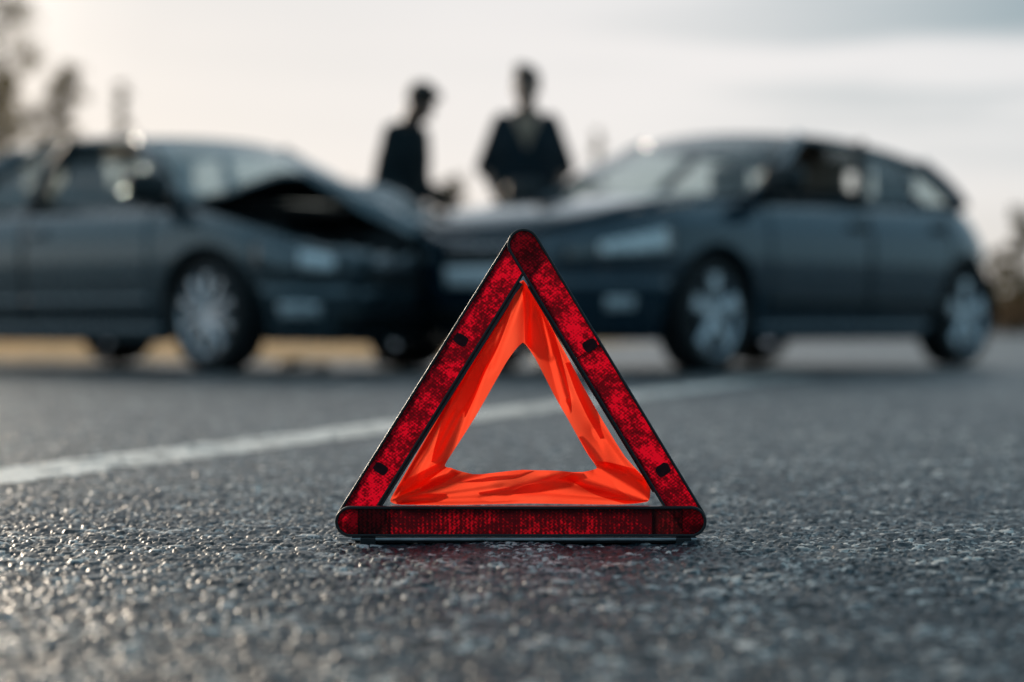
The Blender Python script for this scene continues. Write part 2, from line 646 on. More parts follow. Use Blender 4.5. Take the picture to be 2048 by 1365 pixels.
def asphalt_height(x, y):
    """height of the chippings and the tone of the stone on top"""
    best = np.full(x.shape, 0.0)
    tone = np.full(x.shape, 0.02)
    for cell, amp, k in ((0.0086, 0.0054, 1), (0.0046, 0.0035, 2)):
        ix, iy = np.floor(x / cell), np.floor(y / cell)
        for dx in (-1, 0, 1):
            for dy in (-1, 0, 1):
                jx, jy = ix + dx, iy + dy
                px = (jx + 0.15 + 0.7 * hash2(jx, jy, 10 + k)) * cell
                py = (jy + 0.15 + 0.7 * hash2(jx, jy, 20 + k)) * cell
                rr = cell * (0.42 + 0.33 * hash2(jx, jy, 30 + k))
                st = 0.75 + 0.5 * hash2(jx, jy, 60 + k)
                d2 = ((x - px) ** 2 * st + (y - py) ** 2 / st) / rr ** 2
                h = amp * (0.45 + 0.55 * hash2(jx, jy, 40 + k)) * np.sqrt(np.clip(1 - d2, 0, 1))
                up = h > best
                best = np.where(up, h, best)
                tone = np.where(up, 0.08 + 0.92 * hash2(jx, jy, 50 + k) ** 1.45, tone)
    cell, k = 0.021, 7
    ix, iy = np.floor(x / cell), np.floor(y / cell)
    for dx in (-1, 0, 1):
        for dy in (-1, 0, 1):
            jx, jy = ix + dx, iy + dy
            px = (jx + hash2(jx, jy, 10 + k)) * cell
            py = (jy + hash2(jx, jy, 20 + k)) * cell
            rr = cell * (0.26 + 0.22 * hash2(jx, jy, 30 + k))
            d2 = ((x - px) ** 2 + (y - py) ** 2) / rr ** 2
            tilt = (x - px) * (hash2(jx, jy, 81) - 0.5) * 0.16 + (y - py) * (hash2(jx, jy, 82) - 0.5) * 0.16
            h = (0.0044 + 0.0014 * hash2(jx, jy, 40 + k) + tilt) * np.clip((1 - d2 ** 1.3) * 3.0, 0, 1) * (hash2(jx, jy, 80 + k) < 0.34)
            up = h > best
            best = np.where(up, h, best)
            tone = np.where(up, 0.20 + 0.80 * hash2(jx, jy, 50 + k) ** 1.3, tone)
    clump = vnoise(x, y, 0.034, 73)
    tone = np.clip(tone * (0.50 + 1.0 * clump), 0.0, 1.0)
    und = 0.0034 * (vnoise(x, y, 0.036, 74) - 0.5) + 0.0022 * (vnoise(x, y, 0.11, 71) - 0.5) + 0.003 * (vnoise(x, y, 0.5, 72) - 0.5)
    return best + und, tone


ground = mesh_obj('ground', *join(
    grid(lambda u, v: (u, v, -0.02), [-1500, -300, -80, 0, 80, 300, 1500], [-200, -40, 0, 30, 60, 150, 500, 2500])),
    mat=M['ground'], smooth=False)
tag(ground, kind='structure')

NC, NR = 860, 1020
u = np.linspace(-1, 1, NC)
tt = np.linspace(0, 1, NR)
y_rows = (1 / math.sqrt(1.35) + tt * (1 / math.sqrt(15.0) - 1 / math.sqrt(1.35))) ** -2.0
half_w = 0.245 * y_rows + 0.22
RX = u[None, :] * half_w[:, None]
RY = np.repeat(y_rows[:, None], NC, axis=1)
RZ, TONE = asphalt_height(RX, RY)
edge = np.clip((1 - np.abs(u))[None, :] / 0.04, 0, 1) * np.clip((1 - tt)[:, None] / 0.05, 0, 1) * np.clip(tt[:, None] / 0.02, 0, 1)
RZ = RZ * edge - 0.0045 * (1 - edge)
co = np.stack([RX, RY, RZ], -1).reshape(-1, 3)
flat_x = [-140, -60, -25, -10, -4, 0, 4, 10, 25, 60, 140]
flat_y = [-30, -8, 0, 4, 8, 12, 14, 15, 15.8, 16.6]
fv = np.array([(x, y if y < 14.5 else 14.5 + (y - 14.5) * (1 + max(0.0, x + 0.6) * 3.4), -0.004) for x in flat_x for y in flat_y])
nf = len(co)
idx = np.arange(NR * NC).reshape(NR, NC)
q1 = np.stack([idx[:-1, :-1], idx[:-1, 1:], idx[1:, 1:], idx[1:, :-1]], -1).reshape(-1, 4)
idf = nf + np.arange(len(flat_x) * len(flat_y)).reshape(len(flat_x), len(flat_y))
q2 = np.stack([idf[:-1, :-1], idf[1:, :-1], idf[1:, 1:], idf[:-1, 1:]], -1).reshape(-1, 4)


def fast_mesh(name, co, quads, mat, smooth=True):
    me = bpy.data.meshes.new(name)
    me.vertices.add(len(co))
    me.vertices.foreach_set('co', co.astype(np.float32).ravel())
    me.loops.add(len(quads) * 4)
    me.loops.foreach_set('vertex_index', quads.astype(np.int32).ravel())
    me.polygons.add(len(quads))
    me.polygons.foreach_set('loop_start', np.arange(0, len(quads) * 4, 4, dtype=np.int32))
    me.polygons.foreach_set('loop_total', np.full(len(quads), 4, dtype=np.int32))
    me.update(calc_edges=True)
    me.validate()
    if smooth:
        me.polygons.foreach_set('use_smooth', np.ones(len(quads), dtype=bool))
    me.materials.append(mat)
    o = bpy.data.objects.new(name, me)
    col.objects.link(o)
    return o


road = fast_mesh('road', np.concatenate([co, fv]), np.concatenate([q1, q2]), M['asphalt'])
at = road.data.attributes.new('stone', 'FLOAT', 'POINT')
at.data.foreach_set('value', np.concatenate([TONE.ravel(), np.full(len(fv), -1.0)]).astype(np.float32))
tag(road, kind='structure')

# the white line, worn over the chippings
LX0, LY0, LS = -0.859, 3.817, 0.2975
ld = np.array([LS, 1.0]) / math.hypot(LS, 1.0)
ln = np.array([ld[1], -ld[0]])
NL, NW = 2600, 64
la = -1.6 + 17.5 * np.linspace(0, 1, NL) ** 1.6
lw = np.linspace(-0.148, 0.148, NW)
PX = LX0 + la[:, None] * ld[0] + lw[None, :] * ln[0]
PY = LY0 + la[:, None] * ld[1] + lw[None, :] * ln[1]
PH, _ = asphalt_height(PX, PY)
fade = np.clip((15.0 - PY) / 1.0, 0, 1)
PZ = np.where(PY < 14.2, np.maximum(PH, 0.0050) * np.clip((14.6 - PY) / 1.2, 0.15, 1), 0.001) + 0.0011
edge_n = 0.110 + 0.026 * (vnoise(PX, PY, 0.03, 5) - 0.5) + 0.035 * (vnoise(PX, PY, 0.012, 6) - 0.5)
keep = np.abs(lw)[None, :] < edge_n
worn = vnoise(PX, PY, 0.05, 8) * 0.5 + vnoise(PX, PY, 0.009, 9) * 0.5
keep &= (worn > 0.31 + 0.30 * np.clip((PY - 9.0) / 2.6, 0, 1)) & (PY < 11.8)
il = np.arange(NL * NW).reshape(NL, NW)
ql = np.stack([il[:-1, :-1], il[:-1, 1:], il[1:, 1:], il[1:, :-1]], -1)
kq = keep[:-1, :-1] & keep[1:, 1:]
ql = ql[kq]
used, inv = np.unique(ql.ravel(), return_inverse=True)
line = fast_mesh('road_line', np.stack([PX, PY, PZ], -1).reshape(-1, 3)[used], inv.reshape(-1, 4)[:, ::-1], M['line'])
tag(line, kind='structure')

# ------------------------------------------------------------------ warning triangle
TY = 2.69
S = FX / TY                                     # photograph pixels per metre at the triangle


def P(px, py):
    return ((px - 1024.0) / S, (1090.0 - py) / S + 0.0035)


tri = empty('warning_triangle', (0, TY, 0))
tag(tri, 'red reflective warning triangle with orange fabric standing on the asphalt', 'warning triangle')


def stadium(a, b, r, n=14):
    a, b = np.array(a), np.array(b)
    d = (b - a) / np.linalg.norm(b - a)
    nn = np.array([-d[1], d[0]])
    out = []
    for c, s in ((b, 1), (a, -1)):
        for k in range(n + 1):
            t = math.pi / 2 - math.pi * k / n
            out.append(c + r * (math.cos(t) * d * s + math.sin(t) * nn * s))
    return np.array(out)


def inset(poly, d):
    n = len(poly)
    out = []
    area = sum(poly[i][0] * poly[(i + 1) % n][1] - poly[(i + 1) % n][0] * poly[i][1] for i in range(n))
    sg = 1 if area > 0 else -1
    for i in range(n):
        a, b, c = poly[i - 1], poly[i], poly[(i + 1) % n]
        n1 = np.array([-(b - a)[1], (b - a)[0]])
        n2 = np.array([-(c - b)[1], (c - b)[0]])
        n1 = n1 / max(1e-9, np.linalg.norm(n1))
        n2 = n2 / max(1e-9, np.linalg.norm(n2))
        m = n1 + n2
        m = m / np.linalg.norm(m)
        out.append(b + sg * m * d / max(0.3, float(m @ n1)))
    return np.array(out)


def prism(poly, y0, y1):
    n = len(poly)
    V = [(p[0], y0, p[1]) for p in poly] + [(p[0], y1, p[1]) for p in poly]
    F = [tuple(range(n)), tuple(range(2 * n - 1, n - 1, -1))]
    F += [(i, i + n, (i + 1) % n + n, (i + 1) % n) for i in range(n)]
    return V, F


def ring(outer, inner, y0, y1):
    n = len(outer)
    V = [(p[0], y, p[1]) for y in (y0, y1) for q in (outer, inner) for p in q]
    F = []
    for i in range(n):
        j = (i + 1) % n
        F.append((i, j, n + j, n + i))
        F.append((2 * n + i, 3 * n + i, 3 * n + j, 2 * n + j))
        F.append((i, 2 * n + i, 2 * n + j, j))
        F.append((n + i, n + j, 3 * n + j, 3 * n + i))
    return V, F


T_, L_, R_ = P(1047, 496), P(702, 1048), P(1381, 1048)
RAD = 32.5 / S
RIM = 0.0034


def arm(name, a, b, r, y0, y1, lensmat, label):
    o_poly = stadium(a, b, r)
    i_poly = inset(o_poly, RIM)
    v, f = ring(o_poly, i_poly, y0, y1)
    bm = bmesh.new()
    bv = [bm.verts.new(p) for p in v]
    for q in f:
        bm.faces.new([bv[k] for k in q])
    a_o = bm_obj(name, bm, M['black_plastic'], tri)
    bevel(a_o, 0.0009, 2)
    a_o['label'] = label
    return a_o, i_poly


def lens(poly, y0, y1, mat, parent, name='reflector_lens'):
    v, f = prism(poly, y0, y1)
    if name == 'reflector_lens':           # a moulded shell, open behind
        f = [f[0]] + f[2:]
    bm = bmesh.new()
    bv = [bm.verts.new(p) for p in v]
    for q in f:
        bm.faces.new([bv[k] for k in q])
    o = bm_obj(name, bm, mat, parent)
    bevel(o, 0.0007, 2)
    return o


def clip_poly(poly, keep_fn, cut):
    """keep the side of the convex polygon where keep_fn >= 0 (keep_fn linear)"""
    out = []
    n = len(poly)
    for i in range(n):
        p, q = poly[i], poly[(i + 1) % n]
        a, b = keep_fn(p), keep_fn(q)
        if a >= 0:
            out.append(p)
        if (a >= 0) != (b >= 0):
            t = a / (a - b)
            out.append(p + (q - p) * t)
    return np.array(out)


def boss(x, z, w, h, y, ang, parent):
    """dark moulded clip seen through the reflector"""
    rgb_ = np.random.default_rng(int(x * 1e4) % 997 + 5)
    n = 20
    poly = []
    for k in range(n):
        t = 2 * math.pi * k / n
        c_, s_ = math.cos(t), math.sin(t)
        e = 0.55
        j = 1 + 0.10 * (rgb_.random() - 0.5)
        poly.append(np.array([math.copysign(abs(c_) ** e, c_) * w / 2 * j, math.copysign(abs(s_) ** e, s_) * h / 2 * j]))
    v, f = prism(np.array(poly), -0.0004, 0.0006)
    o = mesh_obj('clip', v, f, M['clip'], parent, smooth=False, loc=(x, y, z))
    o.rotation_euler = (0, ang, 0)
    return o


yb0, yb1 = -0.0150, -0.0035      # bottom bar in front
yr0, yr1 = -0.0030, 0.0080       # right arm
yl0, yl1 = 0.0085, 0.0195        # left arm
right_arm, ri = arm('reflector_arm', T_, R_, RAD, yr0, yr1, M['lens'], 'arm with the rounded tip, sloping down to the right')
left_arm, li = arm('reflector_arm', L_, T_, RAD * 0.99, yl0, yl1, M['lens'], 'arm tucked behind the other at the tip, sloping down to the left')
bar, bi = arm('reflector_arm', L_, R_, 30.5 / S, yb0, yb1, M['lens_ridged'], 'darker ribbed arm lying along the ground')


def split(poly, a, b, t0, t1, gap=0.00004):
    a, b = np.array(a), np.array(b)
    d = (b - a) / np.linalg.norm(b - a)
    ln_ = np.linalg.norm(b - a)
    p = clip_poly(poly, lambda q: float((q - a) @ d) - (t0 * ln_ + gap), 0)
    p = clip_poly(p, lambda q: (t1 * ln_ - gap) - float((q - a) @ d), 0)
    return p


for t0, t1 in ((-0.2, 0.385), (0.385, 1.2)):
    lens(split(ri, T_, R_, t0, t1), yr0 + 0.0014, yr1 - 0.0014, M['lens'], right_arm)
for t0, t1 in ((-0.2, 0.20), (0.20, 0.56), (0.56, 1.2)):
    lens(split(li, L_, T_, t0, t1), yl0 + 0.0014, yl1 - 0.0014, M['lens'], left_arm)
for t0, t1, mt in ((-0.2, 0.022, 'lens'), (0.022, 0.108, 'lens_dark'), (0.108, 0.885, 'lens_ridged'), (0.885, 0.975, 'lens_dark'), (0.975, 1.2, 'lens')):
    lens(split(bi, L_, R_, t0, t1), yb0 + 0.0014, yb1 - 0.0014, M[mt], bar)
rang = math.atan2(T_[0] - R_[0], T_[1] - R_[1])
lang = math.atan2(T_[0] - L_[0], T_[1] - L_[1])
for px, py, w, h in ((1180, 697, 0.017, 0.014), (1326, 946, 0.017, 0.014)):
    x, z = P(px, py)
    boss(x, z, w, h, yr0 + 0.0012, rang, right_arm)
for px, py, w, h in ((921, 686, 0.017, 0.013), (760, 945, 0.017, 0.012)):
    x, z = P(px, py)
    boss(x, z, w, h, yl0 + 0.0012, lang, left_arm)
# inner flange of the left arm, and the pivot pins at the corners
d_l = np.array(T_) - np.array(L_)
d_l = d_l / np.linalg.norm(d_l)
n_l = np.array([d_l[1], -d_l[0]])
base = np.array(L_) + n_l * (RAD * 0.99)
fl = np.array([base + d_l * 0.03, base + d_l * 0.345, base + d_l * 0.345 + n_l * 0.0046, base + d_l * 0.03 + n_l * 0.0032])
lens(fl, yl0 + 0.004, yl1 + 0.002, M['grey_plastic'], left_arm, 'flange')
d_r = np.array(R_) - np.array(T_)
d_r = d_r / np.linalg.norm(d_r)
n_r = np.array([d_r[1], -d_r[0]])
base = np.array(T_) + n_r * RAD
fl = np.array([base + d_r * 0.045, base + d_r * 0.33, base + d_r * 0.33 + n_r * 0.0016, base + d_r * 0.045 + n_r * 0.0026])
lens(fl, yr0 + 0.002, yr1, M['black_plastic'], right_arm, 'flange')
# folded steel stand under the bar
x0, _ = P(704, 0)
x1, _ = P(1392, 0)
z_bar = L_[1] - 30.5 / S
v, f = box_verts(x0, x1, -0.020, 0.012, z_bar - 0.0040, z_bar - 0.0006)
o = mesh_obj('stand_rail', v, f, M['steel'], tri, smooth=False)
bevel(o, 0.0008)
v, f = box_verts(x0 + 0.004, x1 - 0.006, -0.013, 0.020, z_bar - 0.0072, z_bar - 0.0046)
o = mesh_obj('stand_rail', v, f, M['black_plastic'], tri, smooth=False)
bevel(o, 0.0008)
for xx, dd in ((x0 + 0.02, 1), (x1 - 0.016, 1)):
    v, f = box_verts(xx - 0.009, xx + 0.009, -0.022, 0.026, 0.0010, z_bar - 0.0004)
    o = mesh_obj('foot', v, f, M['black_plastic'], tri, smooth=False)
    bevel(o, 0.001)
    v, f = tube([(xx, 0.02, 0.006), (xx, 0.075, 0.0055), (xx + 0.004, 0.15, 0.0045)], 0.0022, 8)
    mesh_obj('stand_leg', v, f, M['steel'], tri)

# orange fabric triangle with folds
out_pts = [(1047, 566), (1140, 728), (1163, 772), (1205, 846), (1252, 922), (1298, 972), (1304, 990), (1297, 1013), (1240, 1019), (1040, 1017), (900, 1020), (800, 1019), (779, 1013), (784, 998), (838, 905), (905, 792), (1000, 640)]
in_pts = [(1046, 692), (1071, 724), (1108, 796), (1140, 852), (1172, 910), (1194, 942), (1188, 947), (1165, 952), (1110, 951), (1044, 949), (985, 955), (945, 957), (905, 948), (889, 939), (903, 915), (950, 842), (1015, 728)]


def resample(pts, n):
    pts = np.array(pts, float)
    pts = np.concatenate([pts, pts[:1]])
    seg = np.linalg.norm(np.diff(pts, axis=0), axis=1)
    # the same share of samples for each control segment keeps outer and inner rings paired
    out = []
    m = len(pts) - 1
    for k in range(n):
        g = k * m / n
        i = int(g)
        fr = g - i
        p0, p1, p2, p3 = pts[(i - 1) % m], pts[i], pts[(i + 1) % m], pts[(i + 2) % m]
        t = fr
        c = 0.5 * ((2 * p1) + (-p0 + p2) * t + (2 * p0 - 5 * p1 + 4 * p2 - p3) * t * t + (-p0 + 3 * p1 - 3 * p2 + p3) * t ** 3)
        lin = p1 + (p2 - p1) * t
        out.append(0.5 * c + 0.5 * lin)
    return np.array(out)


NF, NRAD = 510, 56
OP, IP = resample(out_pts, NF), resample(in_pts, NF)
rad = np.linspace(0, 1, NRAD)
FPX = OP[:, None, :] * (1 - rad[None, :, None]) + IP[:, None, :] * rad[None, :, None]


def fold(px, py, x0, y0, x1, y1, w0, w1, amp, sharp=1.0):
    """a crease running from one point to another, widening along the way"""
    dx, dy = x1 - x0, y1 - y0
    ln2 = math.hypot(dx, dy)
    ux, uy = dx / ln2, dy / ln2
    s_ = ((px - x0) * ux + (py - y0) * uy) / ln2
    d_ = (px - x0) * -uy + (py - y0) * ux
    w = w0 + (w1 - w0) * np.clip(s_, 0, 1)
    env = np.exp(-np.clip(-s_, 0, None) ** 2 * 60) * np.exp(-np.clip(s_ - 1, 0, None) ** 2 * 60)
    q = d_ / w
    # steep on one side, gentle on the other, so each fold shades on one flank
    return amp * env * np.where(q > 0, np.exp(-(q * 0.75) ** 2), np.exp(-(q * 2.0) ** 2))


fx_, fy_ = FPX[..., 0], FPX[..., 1]
FD = np.zeros_like(fx_)
folds = [
    (1040, 590, 985, 730, 8, 12, 9), (1058, 590, 1052, 720, 8, 10, 8), (1025, 620, 930, 800, 9, 14, 10), (990, 690, 880, 900, 9, 14, 8),
    (960, 760, 900, 930, 8, 12, 8), (900, 830, 830, 960, 9, 16, 9), (1075, 640, 1120, 810, 9, 14, 9), (1110, 730, 1135, 800, 7, 10, 7),
    (1090, 640, 1190, 880, 10, 14, 7), (1200, 870, 1290, 1000, 12, 18, 10), (1290, 1005, 1150, 955, 8, 18, 10), (1285, 1008, 1050, 990, 8, 14, 8),
    (1240, 1000, 1100, 965, 9, 12, -6), (790, 1010, 960, 962, 7, 16, 10), (785, 1010, 900, 950, 7, 12, -8), (800, 1013, 1010, 1004, 7, 14, 7),
    (985, 1000, 1130, 962, 9, 12, 9), (880, 1000, 1000, 985, 8, 12, 6), (1195, 945, 1285, 970, 8, 14, 9), (890, 940, 800, 1000, 8, 14, 8), (1220, 940, 1300, 985, 8, 12, -7),
]
for fo in folds:
    FD += fold(fx_, fy_, *fo[:4], fo[4] * 1.2, fo[5] * 1.2, fo[6])
tight = np.clip(rad / 0.12, 0.25, 1)[None, :]
FD = FD * tight + 2.5 * (vnoise(fx_, fy_, 46, 3) - 0.5)
vx = (fx_ - 1024) / S
vz = (1090 - fy_) / S + 0.0035
vy = 0.024 - FD / S * 2.1
FY_MIN = 0.0095
behind_right = np.full_like(vy, FY_MIN)
vy = np.maximum(vy, behind_right)
iv = np.arange(NF * NRAD).reshape(NF, NRAD)
qf = np.stack([iv, np.roll(iv, -1, 0)], -1)
q = np.stack([iv[:, :-1], np.roll(iv, -1, 0)[:, :-1], np.roll(iv, -1, 0)[:, 1:], iv[:, 1:]], -1).reshape(-1, 4)
fab = fast_mesh('fabric_panel', np.stack([vx, vy, vz], -1).reshape(-1, 3), q, M['fabric'])
fab.parent = tri


def fabric_y(px, py):
    d_ = np.zeros_like(px)
    for fo in folds:
        d_ += fold(px, py, *fo[:4], fo[4] * 1.2, fo[5] * 1.2, fo[6])
    d_ += 2.5 * (vnoise(px, py, 46, 3) - 0.5)
    return np.maximum(0.024 - d_ / S * 2.1, FY_MIN)


# where the cloth is gathered it lies double: a second layer just behind the panel
pleats = [
    [(1050, 566, 7), (1060, 630, 13), (1065, 690, 16), (1066, 720, 12)],
    [(1024, 604, 5), (1008, 640, 10), (984, 699, 12), (960, 744, 11), (938, 806, 9), (926, 840, 4)],
    [(992, 640, 5), (968, 688, 10), (932, 760, 12), (902, 830, 13), (882, 890, 11), (866, 934, 6)],
    [(918, 770, 4), (890, 816, 7), (862, 870, 9), (834, 925, 9), (806, 968, 4)],
    [(896, 930, 5), (850, 958, 10), (812, 980, 13), (776, 998, 13)],
    [(1072, 590, 4), (1092, 650, 10), (1106, 700, 11), (1120, 760, 12), (1135, 806, 8), (1141, 832, 3)],
    [(1138, 730, 8), (1160, 786, 10), (1182, 838, 8), (1204, 884, 3)],
    [(1192, 934, 5), (1230, 948, 14), (1270, 966, 19), (1306, 990, 20)],
    [(1136, 963, 5), (1190, 985, 12), (1240, 1001, 13), (1296, 1018, 9)],
    [(1026, 992, 3), (1080, 978, 9), (1130, 966, 11), (1164, 952, 8)],
    [(836, 986, 8), (880, 967, 11), (906, 952, 10), (930, 940, 6)],
    [(792, 1016, 7), (850, 1004, 9), (892, 998, 3)],
    [(912, 971, 2), (970, 966, 6), (1030, 960, 7), (1066, 948, 4)],
    [(956, 995, 2), (1010, 990, 6), (1064, 979, 3)],
    [(1160, 880, 3), (1180, 908, 6), (1196, 938, 9)],
]


def inside(px, py, poly):
    c_ = np.zeros(px.shape, bool)
    for i in range(len(poly)):
        x1_, y1_ = poly[i]
        x2_, y2_ = poly[i - 1]
        if y1_ == y2_:
            continue
        cr_ = ((y1_ > py) != (y2_ > py)) & (px < (x2_ - x1_) * (py - y1_) / (y2_ - y1_) + x1_)
        c_ ^= cr_
    return c_


for side_sign, pts_ in enumerate(pleats):
    pts_ = np.array(pts_, float)
    n_, m2 = 90, 21
    tq = np.linspace(0, len(pts_) - 1, n_)
    cx_, cy_, hw_ = (np.interp(tq, range(len(pts_)), pts_[:, j]) for j in range(3))
    for _ in range(60):
        for arr in (cx_, cy_, hw_):
            arr[1:-1] = (arr[:-2] + arr[2:] + 2 * arr[1:-1]) / 4
    tx_, ty_ = np.gradient(cx_), np.gradient(cy_)
    nn_ = np.hypot(tx_, ty_)
    nx_, ny_ = -ty_ / nn_, tx_ / nn_
    acr = np.linspace(-1, 1, m2)
    gx = cx_[:, None] + nx_[:, None] * hw_[:, None] * acr[None, :]
    gy = cy_[:, None] + ny_[:, None] * hw_[:, None] * acr[None, :]
    lean = (0.5 + 0.5 * acr * (1 if side_sign % 2 else -1)) ** 1.4
    yy_ = fabric_y(gx, gy) + 0.0009 + 0.016 * lean[None, :] * np.clip(hw_ / 12, 0.2, 1.2)[:, None]
    i_ = np.arange(n_ * m2).reshape(n_, m2)
    q_ = np.stack([i_[:-1, :-1], i_[1:, :-1], i_[1:, 1:], i_[:-1, 1:]], -1)
    ok_ = inside(gx, gy, OP[::3]) & ~inside(gx, gy, IP[::3])
    q_ = q_[ok_[:-1, :-1] & ok_[1:, 1:] & ok_[1:, :-1] & ok_[:-1, 1:]]
    pl = fast_mesh('fabric_pleat', np.stack([(gx - 1024) / S, yy_, (1090 - gy) / S + 0.0035], -1).reshape(-1, 3), q_, M['fabric'])
    pl.parent = fab


# ------------------------------------------------------------------ cars
class Car:
    tail_lean = 0.0

    def __init__(self, root, paint, plan, ztop, wheels, Rw, sill, deform=None):
        self.root, self.paint, self.deform = root, paint, deform
        pts = np.array(plan, float)
        pp = np.concatenate([[pts[0] * [1, -1] if abs(pts[0][1]) > 1e-6 else pts[1] * [1, -1]], pts, [pts[-2] * [1, -1]]])
        dense = []
        for i in range(1, len(pp) - 2):
            p0, p1, p2, p3 = pp[i - 1], pp[i], pp[i + 1], pp[i + 2]
            for k in range(40):
                t = k / 40
                dense.append(0.5 * ((2 * p1) + (-p0 + p2) * t + (2 * p0 - 5 * p1 + 4 * p2 - p3) * t * t + (-p0 + 3 * p1 - 3 * p2 + p3) * t ** 3))
        dense.append(pts[-1])
        dense = np.array(dense)
        al = np.concatenate([[0], np.cumsum(np.linalg.norm(np.diff(dense, axis=0), axis=1))])
        self.len = al[-1]
        self.al, self.dense = al, dense
        tg = np.gradient(dense, al, axis=0)
        tg /= np.linalg.norm(tg, axis=1)[:, None]
        self.nrm = np.stack([-tg[:, 1] * -1, tg[:, 0] * -1], -1)
        # outward normal: for a path front -> left side -> rear the outside is on the right-hand of (ty, -tx)
        self.nrm = np.stack([tg[:, 1], -tg[:, 0]], -1)
        mid = len(dense) // 2
        if self.nrm[mid][1] < 0:
            self.nrm = -self.nrm
        self.zx, self.zz = zip(*sorted(ztop))
        self.wheels, self.Rw, self.sill = wheels, Rw, sill

    def ztop(self, x):
        return float(np.interp(x, self.zx, self.zz))

    def at(self, s):
        a = abs(s) * self.len
        x = np.interp(a, self.al, self.dense[:, 0])
        y = np.interp(a, self.al, self.dense[:, 1])
        nx = np.interp(a, self.al, self.nrm[:, 0])
        ny = np.interp(a, self.al, self.nrm[:, 1])
        sg = 1 if s >= 0 else -1
        return float(x), float(y) * sg, float(nx), float(ny) * sg

    def s_of_x(self, x):
        # dense x falls from the front centre to the rear centre
        return float(np.interp(-x, -self.dense[:, 0], self.al)) / self.len

    def point(self, s, z, off=0.0):
        x, y, nx, ny = self.at(s)
        if z < 0.64:
            d = -0.078 * ((0.64 - z) / 0.44) ** 2
        else:
            d = -0.070 * ((z - 0.64) / 0.33) ** 2
        d -= self.tail_lean * max(0.0, z - 0.72) * max(0.0, -nx)
        # crease under the belt line
        d += 0.010 * math.exp(-((z - 0.78) / 0.05) ** 2)
        zt_ = self.ztop(x)
        if z > zt_ - 0.11:
            d -= 0.040 * ((z - zt_ + 0.11) / 0.11) ** 2
        d += off
        return (x + nx * d, y + ny * d, z)

    def zlow(self, s, base=None):
        x, y, nx, ny = self.at(s)
        z = self.sill if base is None else base
        if abs(y) > 0.55:
            for wx in self.wheels:
                dx = x - wx
                if abs(dx) < self.Rw:
                    z = max(z, 0.315 + math.sqrt(self.Rw ** 2 - dx * dx))
        return z

    def add(self, name, vf, mat, smooth=True, thick=0.0, parent=None, off=-1):
        v, f = vf
        if self.deform:
            v = [self.deform(*p) for p in v]
        o = mesh_obj(name, v, f, mat, parent or self.root, smooth)
        if thick:
            solid(o, thick, off)
        return o

    def side_patch(self, s0, s1, z0, z1, off, n=40, nv=8):
        """z0/z1 numbers or functions of s"""
        f0 = z0 if callable(z0) else (lambda s: z0)
        f1 = z1 if callable(z1) else (lambda s: z1)
        us = np.linspace(s0, s1, n)
        flip = s0 < 0 and s1 <= 0

        def fn(s, v):
            a, b = f0(s), f1(s)
            return self.point(s, a + (b - a) * v, off)
        v, f = grid(fn, list(us), list(np.linspace(0, 1, nv)))
        return v, [q[::-1] for q in f]

    def shell(self):
        us = list(np.linspace(-1, 1, 520))

        def fn(s, v):
            a = self.zlow(s)
            b = self.ztop(self.at(s)[0])
            return self.point(s, a + (b - a) * v)
        v, f = grid(fn, us, list(np.linspace(0, 1, 12)))
        return v, [q[::-1] for q in f]

    def top(self, s0, s1, n, crown, dz=0.0, m=15, inset_y=0.0):
        def fn(s, a):
            x, y, z = self.point(s, self.ztop(self.at(s)[0]))
            y = max(0.0, y - inset_y)
            return (x, y * a, z + dz + crown * (1 - a * a) * min(1, y / 0.5))
        v, f = grid(fn, list(np.linspace(s0, s1, n)), list(np.linspace(-1, 1, m)))
        return v, [q[::-1] for q in f]


